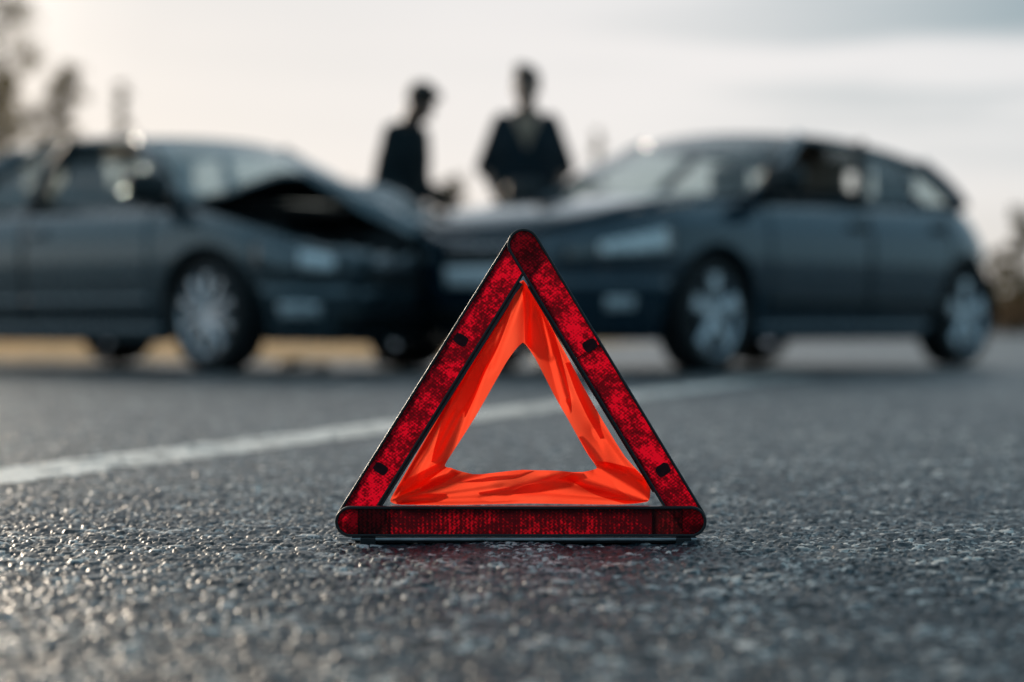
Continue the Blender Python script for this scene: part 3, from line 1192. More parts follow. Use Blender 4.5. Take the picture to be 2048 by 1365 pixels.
def spoke_wheel(car, x, side, kind, steer=0.0):
    y = side * 0.755
    rt = 0.315
    # tyre
    prof = [(0.215, -0.09), (0.25, -0.105), (0.285, -0.108), (0.307, -0.088), (0.315, -0.05), (0.315, 0.05), (0.307, 0.088), (0.285, 0.108), (0.25, 0.105), (0.215, 0.09)]
    v, f = lathe(prof, 48)
    w = mesh_obj('wheel', v, f, M['tyre'], car.root, loc=(x, y, rt))
    w.rotation_euler = (0, 0, steer)
    o_ = side
    prof = [(0.19, -0.095 * o_), (0.205, 0.055 * o_), (0.213, 0.085 * o_), (0.222, 0.097 * o_), (0.226, 0.099 * o_), (0.226, 0.080 * o_), (0.215, 0.06 * o_), (0.213, -0.09 * o_)]
    parts = [lathe(prof, 48)]
    parts.append(lathe([(0.0, 0.085 * o_), (0.05, 0.085 * o_), (0.062, 0.072 * o_), (0.062, 0.03 * o_), (0.0, 0.03 * o_)], 24))
    n_sp = 5 if kind == 'five' else 10
    for k in range(n_sp):
        t = 2 * math.pi * k / n_sp + 0.31
        wd0, wd1 = (0.034, 0.052) if kind == 'five' else (0.020, 0.026)
        er = Vector((math.cos(t), 0, math.sin(t)))
        et = Vector((-math.sin(t), 0, math.cos(t)))
        ey = Vector((0, o_, 0))
        V = []
        for r, wd, yo in ((0.045, wd0, 0.082), (0.13, (wd0 + wd1) / 2, 0.088), (0.216, wd1, 0.086)):
            for a, b in ((-1, 0), (-0.6, 0.010), (0.6, 0.010), (1, 0), (1, -0.03), (-1, -0.03)):
                V.append(er * r + et * (a * wd) + ey * (yo + b))
        F = []
        for i in range(2):
            for j in range(6):
                j2 = (j + 1) % 6
                F.append((i * 6 + j, i * 6 + j2, (i + 1) * 6 + j2, (i + 1) * 6 + j))
        F += [(0, 1, 2, 3, 4, 5), (17, 16, 15, 14, 13, 12)]
        parts.append((V, F))
    v, f = join(*parts)
    r_ = mesh_obj('rim', v, f, M['rim'], w, smooth=False)
    bm = bmesh.new()
    bm.from_mesh(r_.data)
    bmesh.ops.recalc_face_normals(bm, faces=bm.faces)
    bm.to_mesh(r_.data)
    bm.free()
    v, f = lathe([(0.0, 0.02 * o_), (0.15, 0.02 * o_), (0.15, -0.005 * o_), (0.0, -0.005 * o_)], 32)
    mesh_obj('brake_disc', v, f, M['disc'], w, smooth=False)
    return w


def greenhouse(car, g):
    """pillars, roof and glass; g gives the four corner lines"""
    wb, wt = g['wb'], g['wt']
    xwb, xwt, xrt, xrb = g['xwb'], g['xwt'], g['xrt'], g['xrb']
    zc, zr1, zr2, zb = g['zc'], g['zr1'], g['zr2'], g['zb']
    bow = g.get('bow', 0.16)

    def roof_z(x):
        t = (xwt - x) / (xwt - xrt)
        t = min(1.2, max(-0.2, t))
        return zr1 + (zr2 - zr1) * t + g['arch'] * 4 * t * (1 - t)

    def wind(a, v):
        xb, xt = xwb - bow * a * a, xwt - bow * 0.55 * a * a
        yb, yt = wb * a, wt * a
        q = 0.05 * math.sin(math.pi * v)
        return (xb + (xt - xb) * v + q * 0.6, yb + (yt - yb) * v, zc + 0.03 * (1 - a * a) * (1 - v) + (roof_z(xt) + 0.035 * (1 - a * a) - zc) * v + q)

    def rear(a, v):
        xb, xt = xrb + bow * a * a, xrt + bow * 0.4 * a * a
        yb, yt = wb * 0.95 * a, wt * 0.96 * a
        q = 0.02 * math.sin(math.pi * v)
        return (xb + (xt - xb) * v - q, yb + (yt - yb) * v, zb + (roof_z(xt) + 0.03 * (1 - a * a) - zb) * v + q)

    def side(u_, v, s, off=0.0):
        xb = (xwb - bow) + ((xrb + bow) - (xwb - bow)) * u_
        xt = (xwt - bow * 0.55) + ((xrt + bow * 0.4) - (xwt - bow * 0.55)) * u_
        yb = wb * (1 - 0.05 * u_)
        yt = wt * (1 - 0.04 * u_)
        z0 = car.ztop(xb)
        z0 = z0 + (zc - z0) * max(0, 1 - u_ * 8)
        z1 = roof_z(xt)
        q = 0.03 * math.sin(math.pi * v)
        return (xb + (xt - xb) * v, s * (yb + (yt - yb) * v + q + off), z0 + (z1 - z0) * v)

    aa = list(np.linspace(-1, 1, 17))
    vv = list(np.linspace(0, 1, 9))
    v, f = grid(wind, aa, vv)
    car.add('windshield', (v, f), car.screen)
    v, f = grid(rear, aa, vv)
    car.add('rear_window', (v, f), M['glass'])
    # roof
    xf = list(np.linspace(0, 1, 15))

    def roof(t, a):
        bx0 = xwt - bow * 0.55 * a * a
        bx1 = xrt + bow * 0.4 * a * a
        x = bx0 + (bx1 - bx0) * t
        w = wt * (1 - 0.04 * t)
        return (x, w * a, roof_z(x) + 0.035 * (1 - a * a) + 0.006)
    v, f = grid(roof, xf, aa)
    car.add('roof', (v, f), car.paint, thick=0.025)
    # pillars and rails each side
    B, C2 = g['bp'], g['cp']
    for s in (1, -1):
        us = list(np.linspace(0, 1, 21))
        rail = [side(u_, 0.975, s, 0.004) for u_ in us]
        car.add('roof_rail', tube(rail, 0.026, 8), car.paint)
        car.add('front_pillar', tube([side(0, t, s, 0.0) for t in np.linspace(-0.02, 1, 8)], 0.036, 8), car.paint)
        car.add('rear_pillar', tube([side(1, t, s, 0.0) for t in np.linspace(0, 1, 8)], [0.075] * 8, 8, 0.7), car.paint)
        v, f = grid(lambda u_, v_: side(u_, v_, s, 0.006), [B - 0.022, B + 0.022], vv)
        car.add('centre_pillar', (v, f), M['trim'], thick=0.05, off=1 if s < 0 else -1)
        # c pillar panel
        v, f = grid(lambda u_, v_: side(u_, v_, s, 0.003), list(np.linspace(C2, 1.0, 6)), vv)
        car.add('quarter_panel', (v, f), car.paint, thick=0.03, off=1 if s < 0 else -1)
        # belt strip
        car.add('belt_trim', tube([side(u_, 0.0, s, 0.012) for u_ in us], 0.014, 6), M['trim'])
        for k, (u0, u1) in enumerate(((0.02, B - 0.022), (B + 0.022, g.get('q', C2) - 0.01), (g.get('q', C2) + 0.01, C2))[:3 if 'q' in g else 2]):
            if g.get('open_front') == s and k == 0:
                if not g.get('raised'):
                    continue
                v, f = grid(lambda u_, v_: side(u_, v_, s, -0.006), list(np.linspace(u0, u1, 10)), list(np.linspace(0, g['raised'], 7)))
                car.add('side_window', (v, f), M['side_glass'])
                continue
            v, f = grid(lambda u_, v_: side(u_, v_, s, -0.006), list(np.linspace(u0, u1, 10)), vv)
            car.add('side_window', (v, f), M['side_glass'])
    return side, wind


def mirror(car, x, s, z, w):
    b = bmesh.new()
    bmesh.ops.create_uvsphere(b, u_segments=18, v_segments=10, radius=1)
    for vv in b.verts:
        p = Vector([math.copysign(abs(q_) ** 0.62, q_) for q_ in vv.co])
        vv.co = Vector((x + 0.05 + p.x * (0.085 if p.x > 0 else 0.035), s * (w + 0.15) + p.y * 0.135, z + 0.095 + p.z * 0.092))
    o = bm_obj('side_mirror', b, car.mirror_mat, car.root, True)
    v, f = tube([(x + 0.05, s * (w - 0.03), z + 0.01), (x + 0.05, s * (w + 0.07), z + 0.05)], [0.03, 0.025], 8)
    mesh_obj('mirror_arm', v, f, M['trim'], o)
    b = bmesh.new()
    bmesh.ops.create_circle(b, cap_ends=True, segments=20, radius=1)
    for vv in b.verts:
        p = vv.co
        vv.co = Vector((x + 0.018, s * (w + 0.15) + p.x * 0.112, z + 0.095 + p.y * 0.074))
    bm_obj('mirror_glass', b, M['mirror'], o)


def seat(car, x, y):
    v1 = box_verts(x - 0.25, x + 0.27, y - 0.25, y + 0.25, 0.36, 0.52)
    a = []
    up_ = getattr(car, 'seat_lift', 0.0)
    for zz, xx, hw, th in ((0.48, x - 0.22, 0.24, 0.10), (0.68 + up_, x - 0.30, 0.27, 0.10), (0.88 + up_, x - 0.40, 0.25, 0.08), (0.96 + up_, x - 0.43, 0.18, 0.05)):
        a += [(xx + th, y - hw, zz), (xx + th, y + hw, zz), (xx - th, y + hw, zz), (xx - th, y - hw, zz)]
    F = []
    for i in range(3):
        for j in range(4):
            F.append((i * 4 + j, i * 4 + (j + 1) % 4, (i + 1) * 4 + (j + 1) % 4, (i + 1) * 4 + j))
    F += [(3, 2, 1, 0), (12, 13, 14, 15)]
    v, f = join(v1, (a, F))
    o = mesh_obj('seat', v, f, car.seat_mat, car.root, False)
    bevel(o, 0.03, 3)
    b = bmesh.new()
    bmesh.ops.create_cube(b, size=1)
    for vv in b.verts:
        vv.co = Vector((x - 0.46 + vv.co.x * 0.09, y + vv.co.y * 0.27, 1.03 + up_ + vv.co.z * (0.15 + up_ * 0.5)))
    h = bm_obj('headrest', b, car.headrest, o)
    bevel(h, 0.03, 3)


def tub(car, x0, x1, w, zb):
    """cabin floor, inner door panels, dashboard and steering wheel"""
    p = [box_verts(x1, x0, -w, w, 0.20, 0.24), box_verts(x1, x0, w, w + 0.03, 0.24, zb), box_verts(x1, x0, -w - 0.03, -w, 0.24, zb),
         box_verts(x0 - 0.35, x0 + 0.05, -w, w, 0.60, zb - 0.05), box_verts(x1 - 0.03, x1, -w, w, 0.24, zb - 0.08)]
    v, f = join(*p)
    car_in = mesh_obj('cabin_interior', v, f, M['interior'], car.root, False)
    v, f = [], []
    for k in range(24):
        t = 2 * math.pi * k / 24
        c = Vector((x0 - 0.52 - 0.06 * math.sin(t), 0.36 + 0.18 * math.cos(t), 0.88 + 0.17 * math.sin(t)))
        v.append(c)
    v.append(v[0])
    mesh_obj('steering_wheel', *tube(v, 0.014, 8, closed_caps=False), M['trim'], car.root)


def number_plate(car, s_c, z0, z1, half, off, mat):
    v, f = car.side_patch(-half, half, z0, z1, off, 12, 4)
    return car.add('number_plate', (v, f), mat, thick=0.006)


# ---- dark blue hatchback
hb = empty('hatchback_car')
tag(hb, 'dark blue five door hatchback facing the wrecked grey car, nose to nose', 'car')
plan_h = [(0.88, 0.0), (0.865, 0.30), (0.80, 0.55), (0.66, 0.735), (0.42, 0.835), (0.0, 0.875), (-1.0, 0.888), (-2.2, 0.885), (-2.62, 0.868), (-2.90, 0.79), (-3.08, 0.62), (-3.17, 0.35), (-3.20, 0.0)]
ztop_h = [(0.9, 0.735), (0.80, 0.795), (0.6, 0.855), (0.3, 0.902), (-0.1, 0.938), (-0.35, 0.955), (-1.2, 0.965), (-2.2, 0.985), (-2.65, 0.995), (-2.9, 0.97), (-3.3, 0.93)]
hatch = Car(hb, M['navy_paint'], plan_h, ztop_h, (0.0, -2.58), 0.365, 0.175)
hatch.tail_lean = 0.5
hatch.mirror_mat = M['trim']
hatch.headrest = M['headrest']
hatch.screen = M['faint_sheen_glass']
hatch.seat_mat = M['seat']
hatch.seat_lift = 0.12


def build_body(car, door_x, nose_z, lamp, fog, x_cowl, tail_z0, two_door):
    car.add('body', car.shell(), car.paint, thick=0.022)
    s_c = car.s_of_x(x_cowl)
    # under tray and wheel wells
    pts = [(0.62, 0.62), (-3.0, 0.62), (-3.0, -0.62), (0.62, -0.62)]
    v, f = box_verts(car.dense[-1][0] + 0.25, car.dense[0][0] - 0.28, -0.60, 0.60, car.sill + 0.015, car.sill + 0.05)
    under = [box_verts(car.dense[-1][0] + 0.25, car.dense[0][0] - 0.28, -0.55, 0.55, car.sill + 0.015, car.sill + 0.05)]
    v, f = join(*under)
    car.add('underbody', (v, f), M['cavity'], smooth=False)
    for wx in car.wheels:
        for s in (1, -1):
            prof = []
            V, F = [], []
            n = 20
            for k in range(n + 1):
                t = math.pi * (-0.08 + 1.16 * k / n)
                for yy in (0.50, 0.845):
                    V.append((wx + (car.Rw + 0.004) * math.cos(t), s * yy, 0.315 + (car.Rw + 0.004) * math.sin(t)))
            for k in range(n):
                F.append((2 * k, 2 * k + 1, 2 * k + 3, 2 * k + 2))
            c0 = len(V)
            V.append((wx, s * 0.50, 0.315))
            for k in range(n):
                F.append((2 * k, 2 * k + 2, c0))
            car.add('wheel_liner', (V, F), M['trim'])
    # bumper, grille, lamps
    sa = car.s_of_x(car.wheels[0] + car.Rw + 0.03)
    top_f = lambda s: car.ztop(car.at(s)[0])
    v, f = car.side_patch(-sa, sa, lambda s: car.zlow(s), nose_z[0], 0.012, 70, 8)
    bump = car.add('front_bumper', (v, f), car.paint, thick=0.02)
    v, f = car.side_patch(-0.062, 0.062, nose_z[1], nose_z[2], 0.020, 24, 6)
    gr = car.add('grille', (v, f), M['trim'], thick=0.015)
    for k in range(5):
        zz = nose_z[1] + (nose_z[2] - nose_z[1]) * (k + 0.5) / 5
        v, f = car.side_patch(-0.058, 0.058, zz - 0.006, zz + 0.006, 0.030, 16, 2)
        car.add('grille_bar', (v, f), M['rim'] if k == 4 else M['grey_plastic'], thick=0.01, parent=gr)
    v, f = car.side_patch(-0.10, 0.10, nose_z[3], nose_z[4], 0.016, 24, 4)
    car.add('lower_grille', (v, f), M['trim'], thick=0.01)
    for s in (1, -1):
        v, f = car.side_patch(s * lamp[0], s * lamp[1], lambda q: lamp[2] + lamp[4] * 0.3 * (abs(q) - lamp[0]) / (lamp[1] - lamp[0]), lambda q: min(lamp[3] + lamp[4] * 1.3 * (abs(q) - lamp[0]) / (lamp[1] - lamp[0]), top_f(q) - 0.012), 0.016, 20, 6)
        if s < 0:
            f = [q[::-1] for q in f]
        h = car.add('headlight', (v, f), M['lamp_glass'], thick=0.03)
        f0, f1 = (0.06, 0.46) if two_door else (0.30, 0.94)
        lm, l1 = lamp[0] + f0 * (lamp[1] - lamp[0]), lamp[0] + f1 * (lamp[1] - lamp[0])
        tl_ = lambda q: (abs(q) - lamp[0]) / (lamp[1] - lamp[0])
        v, f = car.side_patch(s * lm, s * l1, lambda q: lamp[2] + lamp[4] * 0.3 * tl_(q) + 0.012, lambda q: min(lamp[3] + lamp[4] * 1.3 * tl_(q) - 0.012, top_f(q) - 0.028), 0.021, 12, 5)
        if s < 0:
            f = [q[::-1] for q in f]
        car.add('lamp_reflector', (v, f), M['lamp_mirror'], thick=0.02, parent=h)
        v, f = car.side_patch(s * (lamp[0] - 0.004), s * (lamp[1] + 0.004), lambda q: lamp[2] - 0.008 + lamp[4] * 0.3 * (abs(q) - lamp[0]) / (lamp[1] - lamp[0]), lambda q: min(lamp[3] + lamp[4] * 1.3 * (abs(q) - lamp[0]) / (lamp[1] - lamp[0]) + 0.008, top_f(q) - 0.006), 0.006, 20, 6)
        if s < 0:
            f = [q[::-1] for q in f]
        car.add('lamp_surround', (v, f), M['trim'], thick=0.01, parent=h)
        v, f = car.side_patch(s * fog[0], s * fog[1], fog[2], fog[3], 0.020, 10, 5)
        if s < 0:
            f = [q[::-1] for q in f]
        car.add('fog_light', (v, f), M['lamp_mirror'], thick=0.02)
        # doors
        for (a, b) in door_x:
            s0, s1 = car.s_of_x(a), car.s_of_x(b)
            v, f = car.side_patch(s * s0, s * s1, lambda q: max(car.zlow(q, car.sill + 0.10), car.sill + 0.10) + 0.008, lambda q: top_f(q) - 0.006, 0.005, 40, 12)
            if s < 0:
                f = [q[::-1] for q in f]
            d = car.add('door', (v, f), car.paint, thick=0.006)
            v, f = car.side_patch(s * (s1 - 0.0016), s * (s1 + 0.0016), car.sill + 0.11, lambda q: top_f(q) - 0.02, 0.0065, 4, 12)
            if s < 0:
                f = [q[::-1] for q in f]
            car.add('door_gap_shade', (v, f), M['trim'], thick=0.004, parent=d)  # dark strip painting in the shade of the door gap
            sh = car.s_of_x(b + 0.20)
            sh1 = car.s_of_x(b + 0.04)
            v, f = car.side_patch(s * sh, s * sh1, car.ztop(b) - 0.165, car.ztop(b) - 0.125, 0.030, 8, 3)
            if s < 0:
                f = [q[::-1] for q in f]
            car.add('door_handle', (v, f), M['trim'] if not two_door else car.paint, thick=0.02, parent=d)
            v, f = car.side_patch(s * s0, s * s1, 0.36, 0.41, 0.016, 30, 3)
            if s < 0:
                f = [q[::-1] for q in f]
            car.add('door_moulding', (v, f), M['trim'] if not two_door else car.paint, thick=0.012, parent=d)
        v, f = car.side_patch(s * car.s_of_x(car.wheels[0] - car.Rw - 0.02), s * car.s_of_x(car.wheels[1] + car.Rw + 0.02), car.sill - 0.005, car.sill + 0.085, 0.014, 30, 4)
        if s < 0:
            f = [q[::-1] for q in f]
        car.add('side_skirt', (v, f), car.paint, thick=0.02)
        # rear lamps
        st = car.s_of_x(car.dense[-1][0] + 0.12)
        v, f = car.side_patch(s * (st - 0.03), s * (st + 0.035), tail_z0, tail_z0 + 0.2, 0.012, 10, 5)
        if s < 0:
            f = [q[::-1] for q in f]
        car.add('tail_light', (v, f), M['tail_glass'], thick=0.02)
    sb = car.s_of_x(car.wheels[1] - car.Rw - 0.03)
    us = list(np.linspace(sb, 2 - sb, 60))

    def rb(s, v):
        q = s if s <= 1 else -(2 - s)
        a, b = car.zlow(q), 0.55
        return car.point(q, a + (b - a) * v, 0.012)
    v, f = grid(rb, us, list(np.linspace(0, 1, 6)))
    car.add('rear_bumper', (v, [q[::-1] for q in f]), car.paint, thick=0.02)
    return s_c


s_c = build_body(hatch, ((-0.46, -1.45), (-1.47, -2.36)), (0.50, 0.50, 0.69, 0.24, 0.36), (0.096, 0.207, 0.595, 0.660, 0.095), (0.135, 0.165, 0.335, 0.40), -0.36, 0.74, False)
hatch.add('bonnet', hatch.top(0.0, s_c, 34, 0.032, 0.004, inset_y=0.0), M['navy_paint'], thick=0.02)
hatch.add('tailgate_deck', hatch.top(hatch.s_of_x(-2.80), 1.0, 12, 0.02, 0.0), M['navy_paint'], thick=0.02)
hatch.add('number_plate', hatch.side_patch(-0.056, 0.056, 0.46, 0.57, 0.040, 12, 4), M['plate'], thick=0.006)
gh_h = dict(wb=0.785, wt=0.575, xwb=-0.17, xwt=-1.02, xrt=-2.60, xrb=-2.93, zc=0.965, zr1=1.345, zr2=1.235, zb=0.985, arch=0.045, bow=0.24, bp=0.46, cp=0.93, q=0.78, open_front=1)
greenhouse(hatch, gh_h)
hatch.add('rear_spoiler', grid(lambda a, t: (-2.53 - 0.09 * t + 0.06 * a * a, 0.53 * a, 1.262 + 0.03 * (1 - a * a) - 0.05 * t), list(np.linspace(-1, 1, 13)), [0, 0.5, 1]), M['navy_paint'], thick=0.03)
for s in (1, -1):
    mirror(hatch, -0.54, s, 0.955, 0.80)
for sx, sy in ((-1.3, 0.36), (-1.3, -0.36), (-2.1, 0.34), (-2.1, -0.34)):
    seat(hatch, sx, sy)
tub(hatch, -0.55, -2.6, 0.72, 0.93)
for wx in (0.0, -2.58):
    for s in (1, -1):
        spoke_wheel(hatch, wx, s, 'five', 0.05 if wx == 0 else 0.0)
PHI = R(48)
fw = Vector((-math.cos(PHI), -math.sin(PHI)))
lf = Vector((-fw.y, fw.x))
near_wheel = Vector((1.10, 12.20))
c = near_wheel - lf * 0.86
hb.location = (c.x, c.y, 0.002)
hb.rotation_euler = (0, 0, math.atan2(fw.y, fw.x))

# ---- grey saloon with the crushed front
sd = empty('saloon_car')
tag(sd, 'grey saloon car with crumpled front end and bonnet buckled up', 'car')
plan_s = [(0.86, 0.0), (0.845, 0.30), (0.79, 0.54), (0.66, 0.72), (0.42, 0.82), (0.0, 0.865), (-1.0, 0.885), (-2.2, 0.88), (-2.9, 0.855), (-3.35, 0.78), (-3.58, 0.58), (-3.66, 0.30), (-3.68, 0.0)]
ztop_s = [(0.9, 0.66), (0.72, 0.685), (0.5, 0.745), (0.2, 0.815), (-0.1, 0.885), (-0.3, 0.915), (-1.4, 0.925), (-2.4, 0.94), (-3.0, 0.955), (-3.4, 0.955), (-3.7, 0.93)]


def crush(x, y, z):
    """front end pushed in, more on the far (left) corner"""
    x0 = 0.36
    if x > x0:
        far = min(1, max(0, (y + 0.75) / 1.5))
        k = 1 - (0.10 + 0.50 * far)
        nx = x0 + (x - x0) * k
        amt = min(1, (x - x0) / 0.25)
        n1 = mnoise.noise(Vector((x * 4, y * 4, z * 4)))
        n2 = mnoise.noise(Vector((x * 9 + 7, y * 9, z * 9)))
        n3 = mnoise.noise(Vector((x * 6 - 3, y * 6 + 9, z * 6)))
        nx += amt * (0.06 * n1 + 0.025 * n2) * (0.25 + far)
        y = y + amt * (0.05 * n3 + 0.02 * n2) * (0.3 + far)
        z = z + amt * (0.05 * n2 - 0.03) * (0.25 + far) * min(1, z / 0.5)
        return (nx, y, z)
    return (x, y, z)


saloon = Car(sd, M['silver_paint'], plan_s, ztop_s, (0.0, -2.62), 0.36, 0.165, crush)
saloon.mirror_mat = M['trim']
saloon.headrest = M['seat_grey']
saloon.seat_lift = 0.13
saloon.screen = M['sheen_glass']
saloon.seat_mat = M['seat_grey']
s_c = build_body(saloon, ((-0.44, -1.52), (-1.54, -2.36)), (0.46, 0.47, 0.62, 0.22, 0.34), (0.100, 0.190, 0.535, 0.64, 0.045), (0.12, 0.165, 0.30, 0.375), -0.20, 0.72, True)
# engine bay seen under the bonnet
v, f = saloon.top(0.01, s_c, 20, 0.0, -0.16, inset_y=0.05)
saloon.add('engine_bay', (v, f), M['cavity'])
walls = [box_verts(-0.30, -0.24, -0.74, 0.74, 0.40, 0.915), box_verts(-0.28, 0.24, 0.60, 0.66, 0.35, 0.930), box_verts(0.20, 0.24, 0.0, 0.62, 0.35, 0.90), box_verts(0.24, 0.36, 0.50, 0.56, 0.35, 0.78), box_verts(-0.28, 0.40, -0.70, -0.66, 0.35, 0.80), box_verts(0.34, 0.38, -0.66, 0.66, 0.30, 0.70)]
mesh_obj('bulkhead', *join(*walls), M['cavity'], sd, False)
cw_ = grid(lambda a, z_: (0.015 - 0.245 * a * a, 0.76 * a, z_), list(np.linspace(-1, 1, 21)), [0.6, 0.935])
solid(mesh_obj('cowl', *cw_, M['trim'], sd), 0.03, 1)
rng = random.Random(3)
for k in range(9):
    bx, by = rng.uniform(-0.25, 0.45), rng.uniform(-0.5, 0.5)
    w_, d_, h_ = rng.uniform(0.08, 0.2), rng.uniform(0.08, 0.2), rng.uniform(0.05, 0.13)
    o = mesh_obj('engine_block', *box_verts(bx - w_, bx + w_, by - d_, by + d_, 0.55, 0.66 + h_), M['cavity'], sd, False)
    bevel(o, 0.02)


NEAR = [(-0.235, -0.755, 0.930), (0.11, -0.73, 1.005), (0.40, -0.69, 1.075), (0.48, -0.60, 1.055), (0.57, -0.30, 0.90), (0.66, 0.18, 0.70)]
FAR = [(-0.235, 0.755, 0.930), (-0.02, 0.74, 0.940), (0.17, 0.73, 0.945), (0.24, 0.72, 0.93), (0.31, 0.70, 0.85), (0.40, 0.64, 0.76)]


def poly_at(pts, t):
    g_ = t * (len(pts) - 1)
    i = min(int(g_), len(pts) - 2)
    return Vector(pts[i]).lerp(Vector(pts[i + 1]), g_ - i)


def buckled(t, a):
    """sheet between its raised near edge and its far edge, with sharp dents"""
    p, q = poly_at(NEAR, t), poly_at(FAR, t)
    b_ = 0.5 + 0.5 * a
    m_ = p.lerp(q, b_)
    bulge = 4 * b_ * (1 - b_)
    m_.x += (0.255 * max(0, 1 - t * 4) + 0.05 * min(1, t * 4)) * bulge
    m_.z += 0.03 * bulge + 0.05 * mnoise.noise(Vector((t * 3.2, a * 1.7, 1.7))) * min(1, t * 4) * bulge ** 0.5 + 0.02 * mnoise.noise(Vector((t * 9, a * 5, 4.0))) * min(1, t * 4)
    return tuple(m_)


bv_, bf_ = grid(buckled, list(np.linspace(0.0, 1.0, 51)), list(np.linspace(-1, 1, 25)))
bon = mesh_obj('bonnet', bv_, [q[::-1] for q in bf_], M['silver_paint'], sd, True)
bon.data.polygons.foreach_set('use_smooth', [False] * len(bon.data.polygons))
bon.data.materials.append(M['bonnet_under'])
md = bon.modifiers.new('thick', 'SOLIDIFY')
md.thickness = 0.022
md.offset = -1
md.material_offset = 1
fl_v, fl_f = grid(lambda t, d_: (poly_at(FAR, t).x, poly_at(FAR, t).y - 0.02, poly_at(FAR, t).z + 0.012 - d_), list(np.linspace(0, 1, 31)), [0.0, 0.05, 0.10])
solid(mesh_obj('bonnet_flange', fl_v, fl_f, M['bonnet_under'], bon), 0.01, 0)
bon['label'] = 'bonnet folded up like a tent'
saloon.add('boot_lid', saloon.top(saloon.s_of_x(-3.15), 1.0, 16, 0.03, 0.0), M['silver_paint'], thick=0.02)
gh_s = dict(wb=0.775, wt=0.565, xwb=-0.01, xwt=-0.74, xrt=-2.05, xrb=-3.02, zc=0.925, zr1=1.295, zr2=1.265, zb=0.955, arch=0.050, bow=0.24, bp=0.515, cp=0.82, open_front=-1, raised=0.66)
greenhouse(saloon, gh_s)
for s in (1, -1):
    mirror(saloon, -0.42, s, 0.91, 0.80)
for sx, sy in ((-1.15, 0.36), (-1.15, -0.36), (-1.95, 0.34), (-1.95, -0.34)):
    seat(saloon, sx, sy)
tub(saloon, -0.42, -2.6, 0.72, 0.89)
for wx in (0.0, -2.62):
    for s in (1, -1):
        spoke_wheel(saloon, wx, s, 'ten', -0.06 if wx == 0 else 0.0)
THE = R(40)
fw = Vector((math.cos(THE), -math.sin(THE)))
far = Vector((math.sin(THE), math.cos(THE)))
nw = Vector((-1.646, 12.20))
c = nw + far * 0.86
sd.location = (c.x, c.y, 0.002)
sd.rotation_euler = (0, 0, math.atan2(fw.y, fw.x))


# ------------------------------------------------------------------ people
def capsule(bm, a, b, ra, rb, n=14, flat=None):
    """rounded cone between two joints"""
    a, b = Vector(a), Vector(b)
    d = b - a
    ln_ = d.length
    d.normalize()
    x = d.orthogonal().normalized() if flat is None else (Vector(flat) - d * Vector(flat).dot(d)).normalized()
    y = d.cross(x)
    rings = []
    m = 5
    for k in range(m + 1):
        t = -math.pi / 2 + (math.pi / 2) * k / m
        rings.append((a + d * (ra * math.sin(t)), ra * math.cos(t)))
    for k in range(m + 1):
        t = (math.pi / 2) * k / m
        rings.append((b + d * (rb * math.sin(t)), rb * math.cos(t)))
    vs = []
    for c_, r_ in rings:
        r_ = max(r_, 1e-4)
        vs.append([bm.verts.new(c_ + x * (r_ * math.cos(2 * math.pi * k / n)) + y * (r_ * math.sin(2 * math.pi * k / n))) for k in range(n)])
    for i in range(len(vs) - 1):
        for k in range(n):
            bm.faces.new((vs[i][k], vs[i][(k + 1) % n], vs[i + 1][(k + 1) % n], vs[i + 1][k]))
    bm.faces.new(vs[0][::-1])
    bm.faces.new(vs[-1])


def loft(bm, rings, n=24):
    """closed body through (centre, rx, ry) horizontal ellipses"""
    vs = []
    for c_, rx, ry in rings:
        c_ = Vector(c_)
        vs.append([bm.verts.new(c_ + Vector((rx * math.cos(2 * math.pi * k / n), ry * math.sin(2 * math.pi * k / n), 0))) for k in range(n)])
    for i in range(len(vs) - 1):
        for k in range(n):
            bm.faces.new((vs[i][k], vs[i][(k + 1) % n], vs[i + 1][(k + 1) % n], vs[i + 1][k]))
    bm.faces.new(vs[0][::-1])
    bm.faces.new(vs[-1])


def ellipsoid(bm, c_, r, rot=None):
    mat = Matrix.Translation(Vector(c_)) @ (rot.to_matrix().to_4x4() if rot else Matrix.Identity(4)) @ Matrix.Diagonal((*r, 1))
    bmesh.ops.create_uvsphere(bm, u_segments=20, v_segments=14, radius=1, matrix=mat)


def remeshed(name, bm, mat, parent, voxel=0.009, smooth_it=4):
    me = bpy.data.meshes.new(name + '_src')
    bmesh.ops.recalc_face_normals(bm, faces=bm.faces)
    bm.to_mesh(me)
    bm.free()
    tmp = bpy.data.objects.new(name + '_src', me)
    col.objects.link(tmp)
    md_ = tmp.modifiers.new('r', 'REMESH')
    md_.mode = 'VOXEL'
    md_.voxel_size = voxel
    md_.use_smooth_shade = True
    if smooth_it:
        ms = tmp.modifiers.new('s', 'SMOOTH')
        ms.iterations = smooth_it
        ms.factor = 0.5
    dg = bpy.context.evaluated_depsgraph_get()
    dg.update()
    nm = bpy.data.meshes.new_from_object(tmp.evaluated_get(dg))
    bpy.data.objects.remove(tmp)
    bpy.data.meshes.remove(me)
    nm.name = name
    nm.materials.clear()
    nm.materials.append(mat)
    nm.polygons.foreach_set('use_smooth', [True] * len(nm.polygons))
    o = bpy.data.objects.new(name, nm)
    col.objects.link(o)
    o.parent = parent
    return o


def cut_faces(o, test):
    bm = bmesh.new()
    bm.from_mesh(o.data)
    kill = [fc for fc in bm.faces if test(fc.calc_center_median())]
    bmesh.ops.delete(bm, geom=kill, context='FACES')
    bm.to_mesh(o.data)
    bm.free()


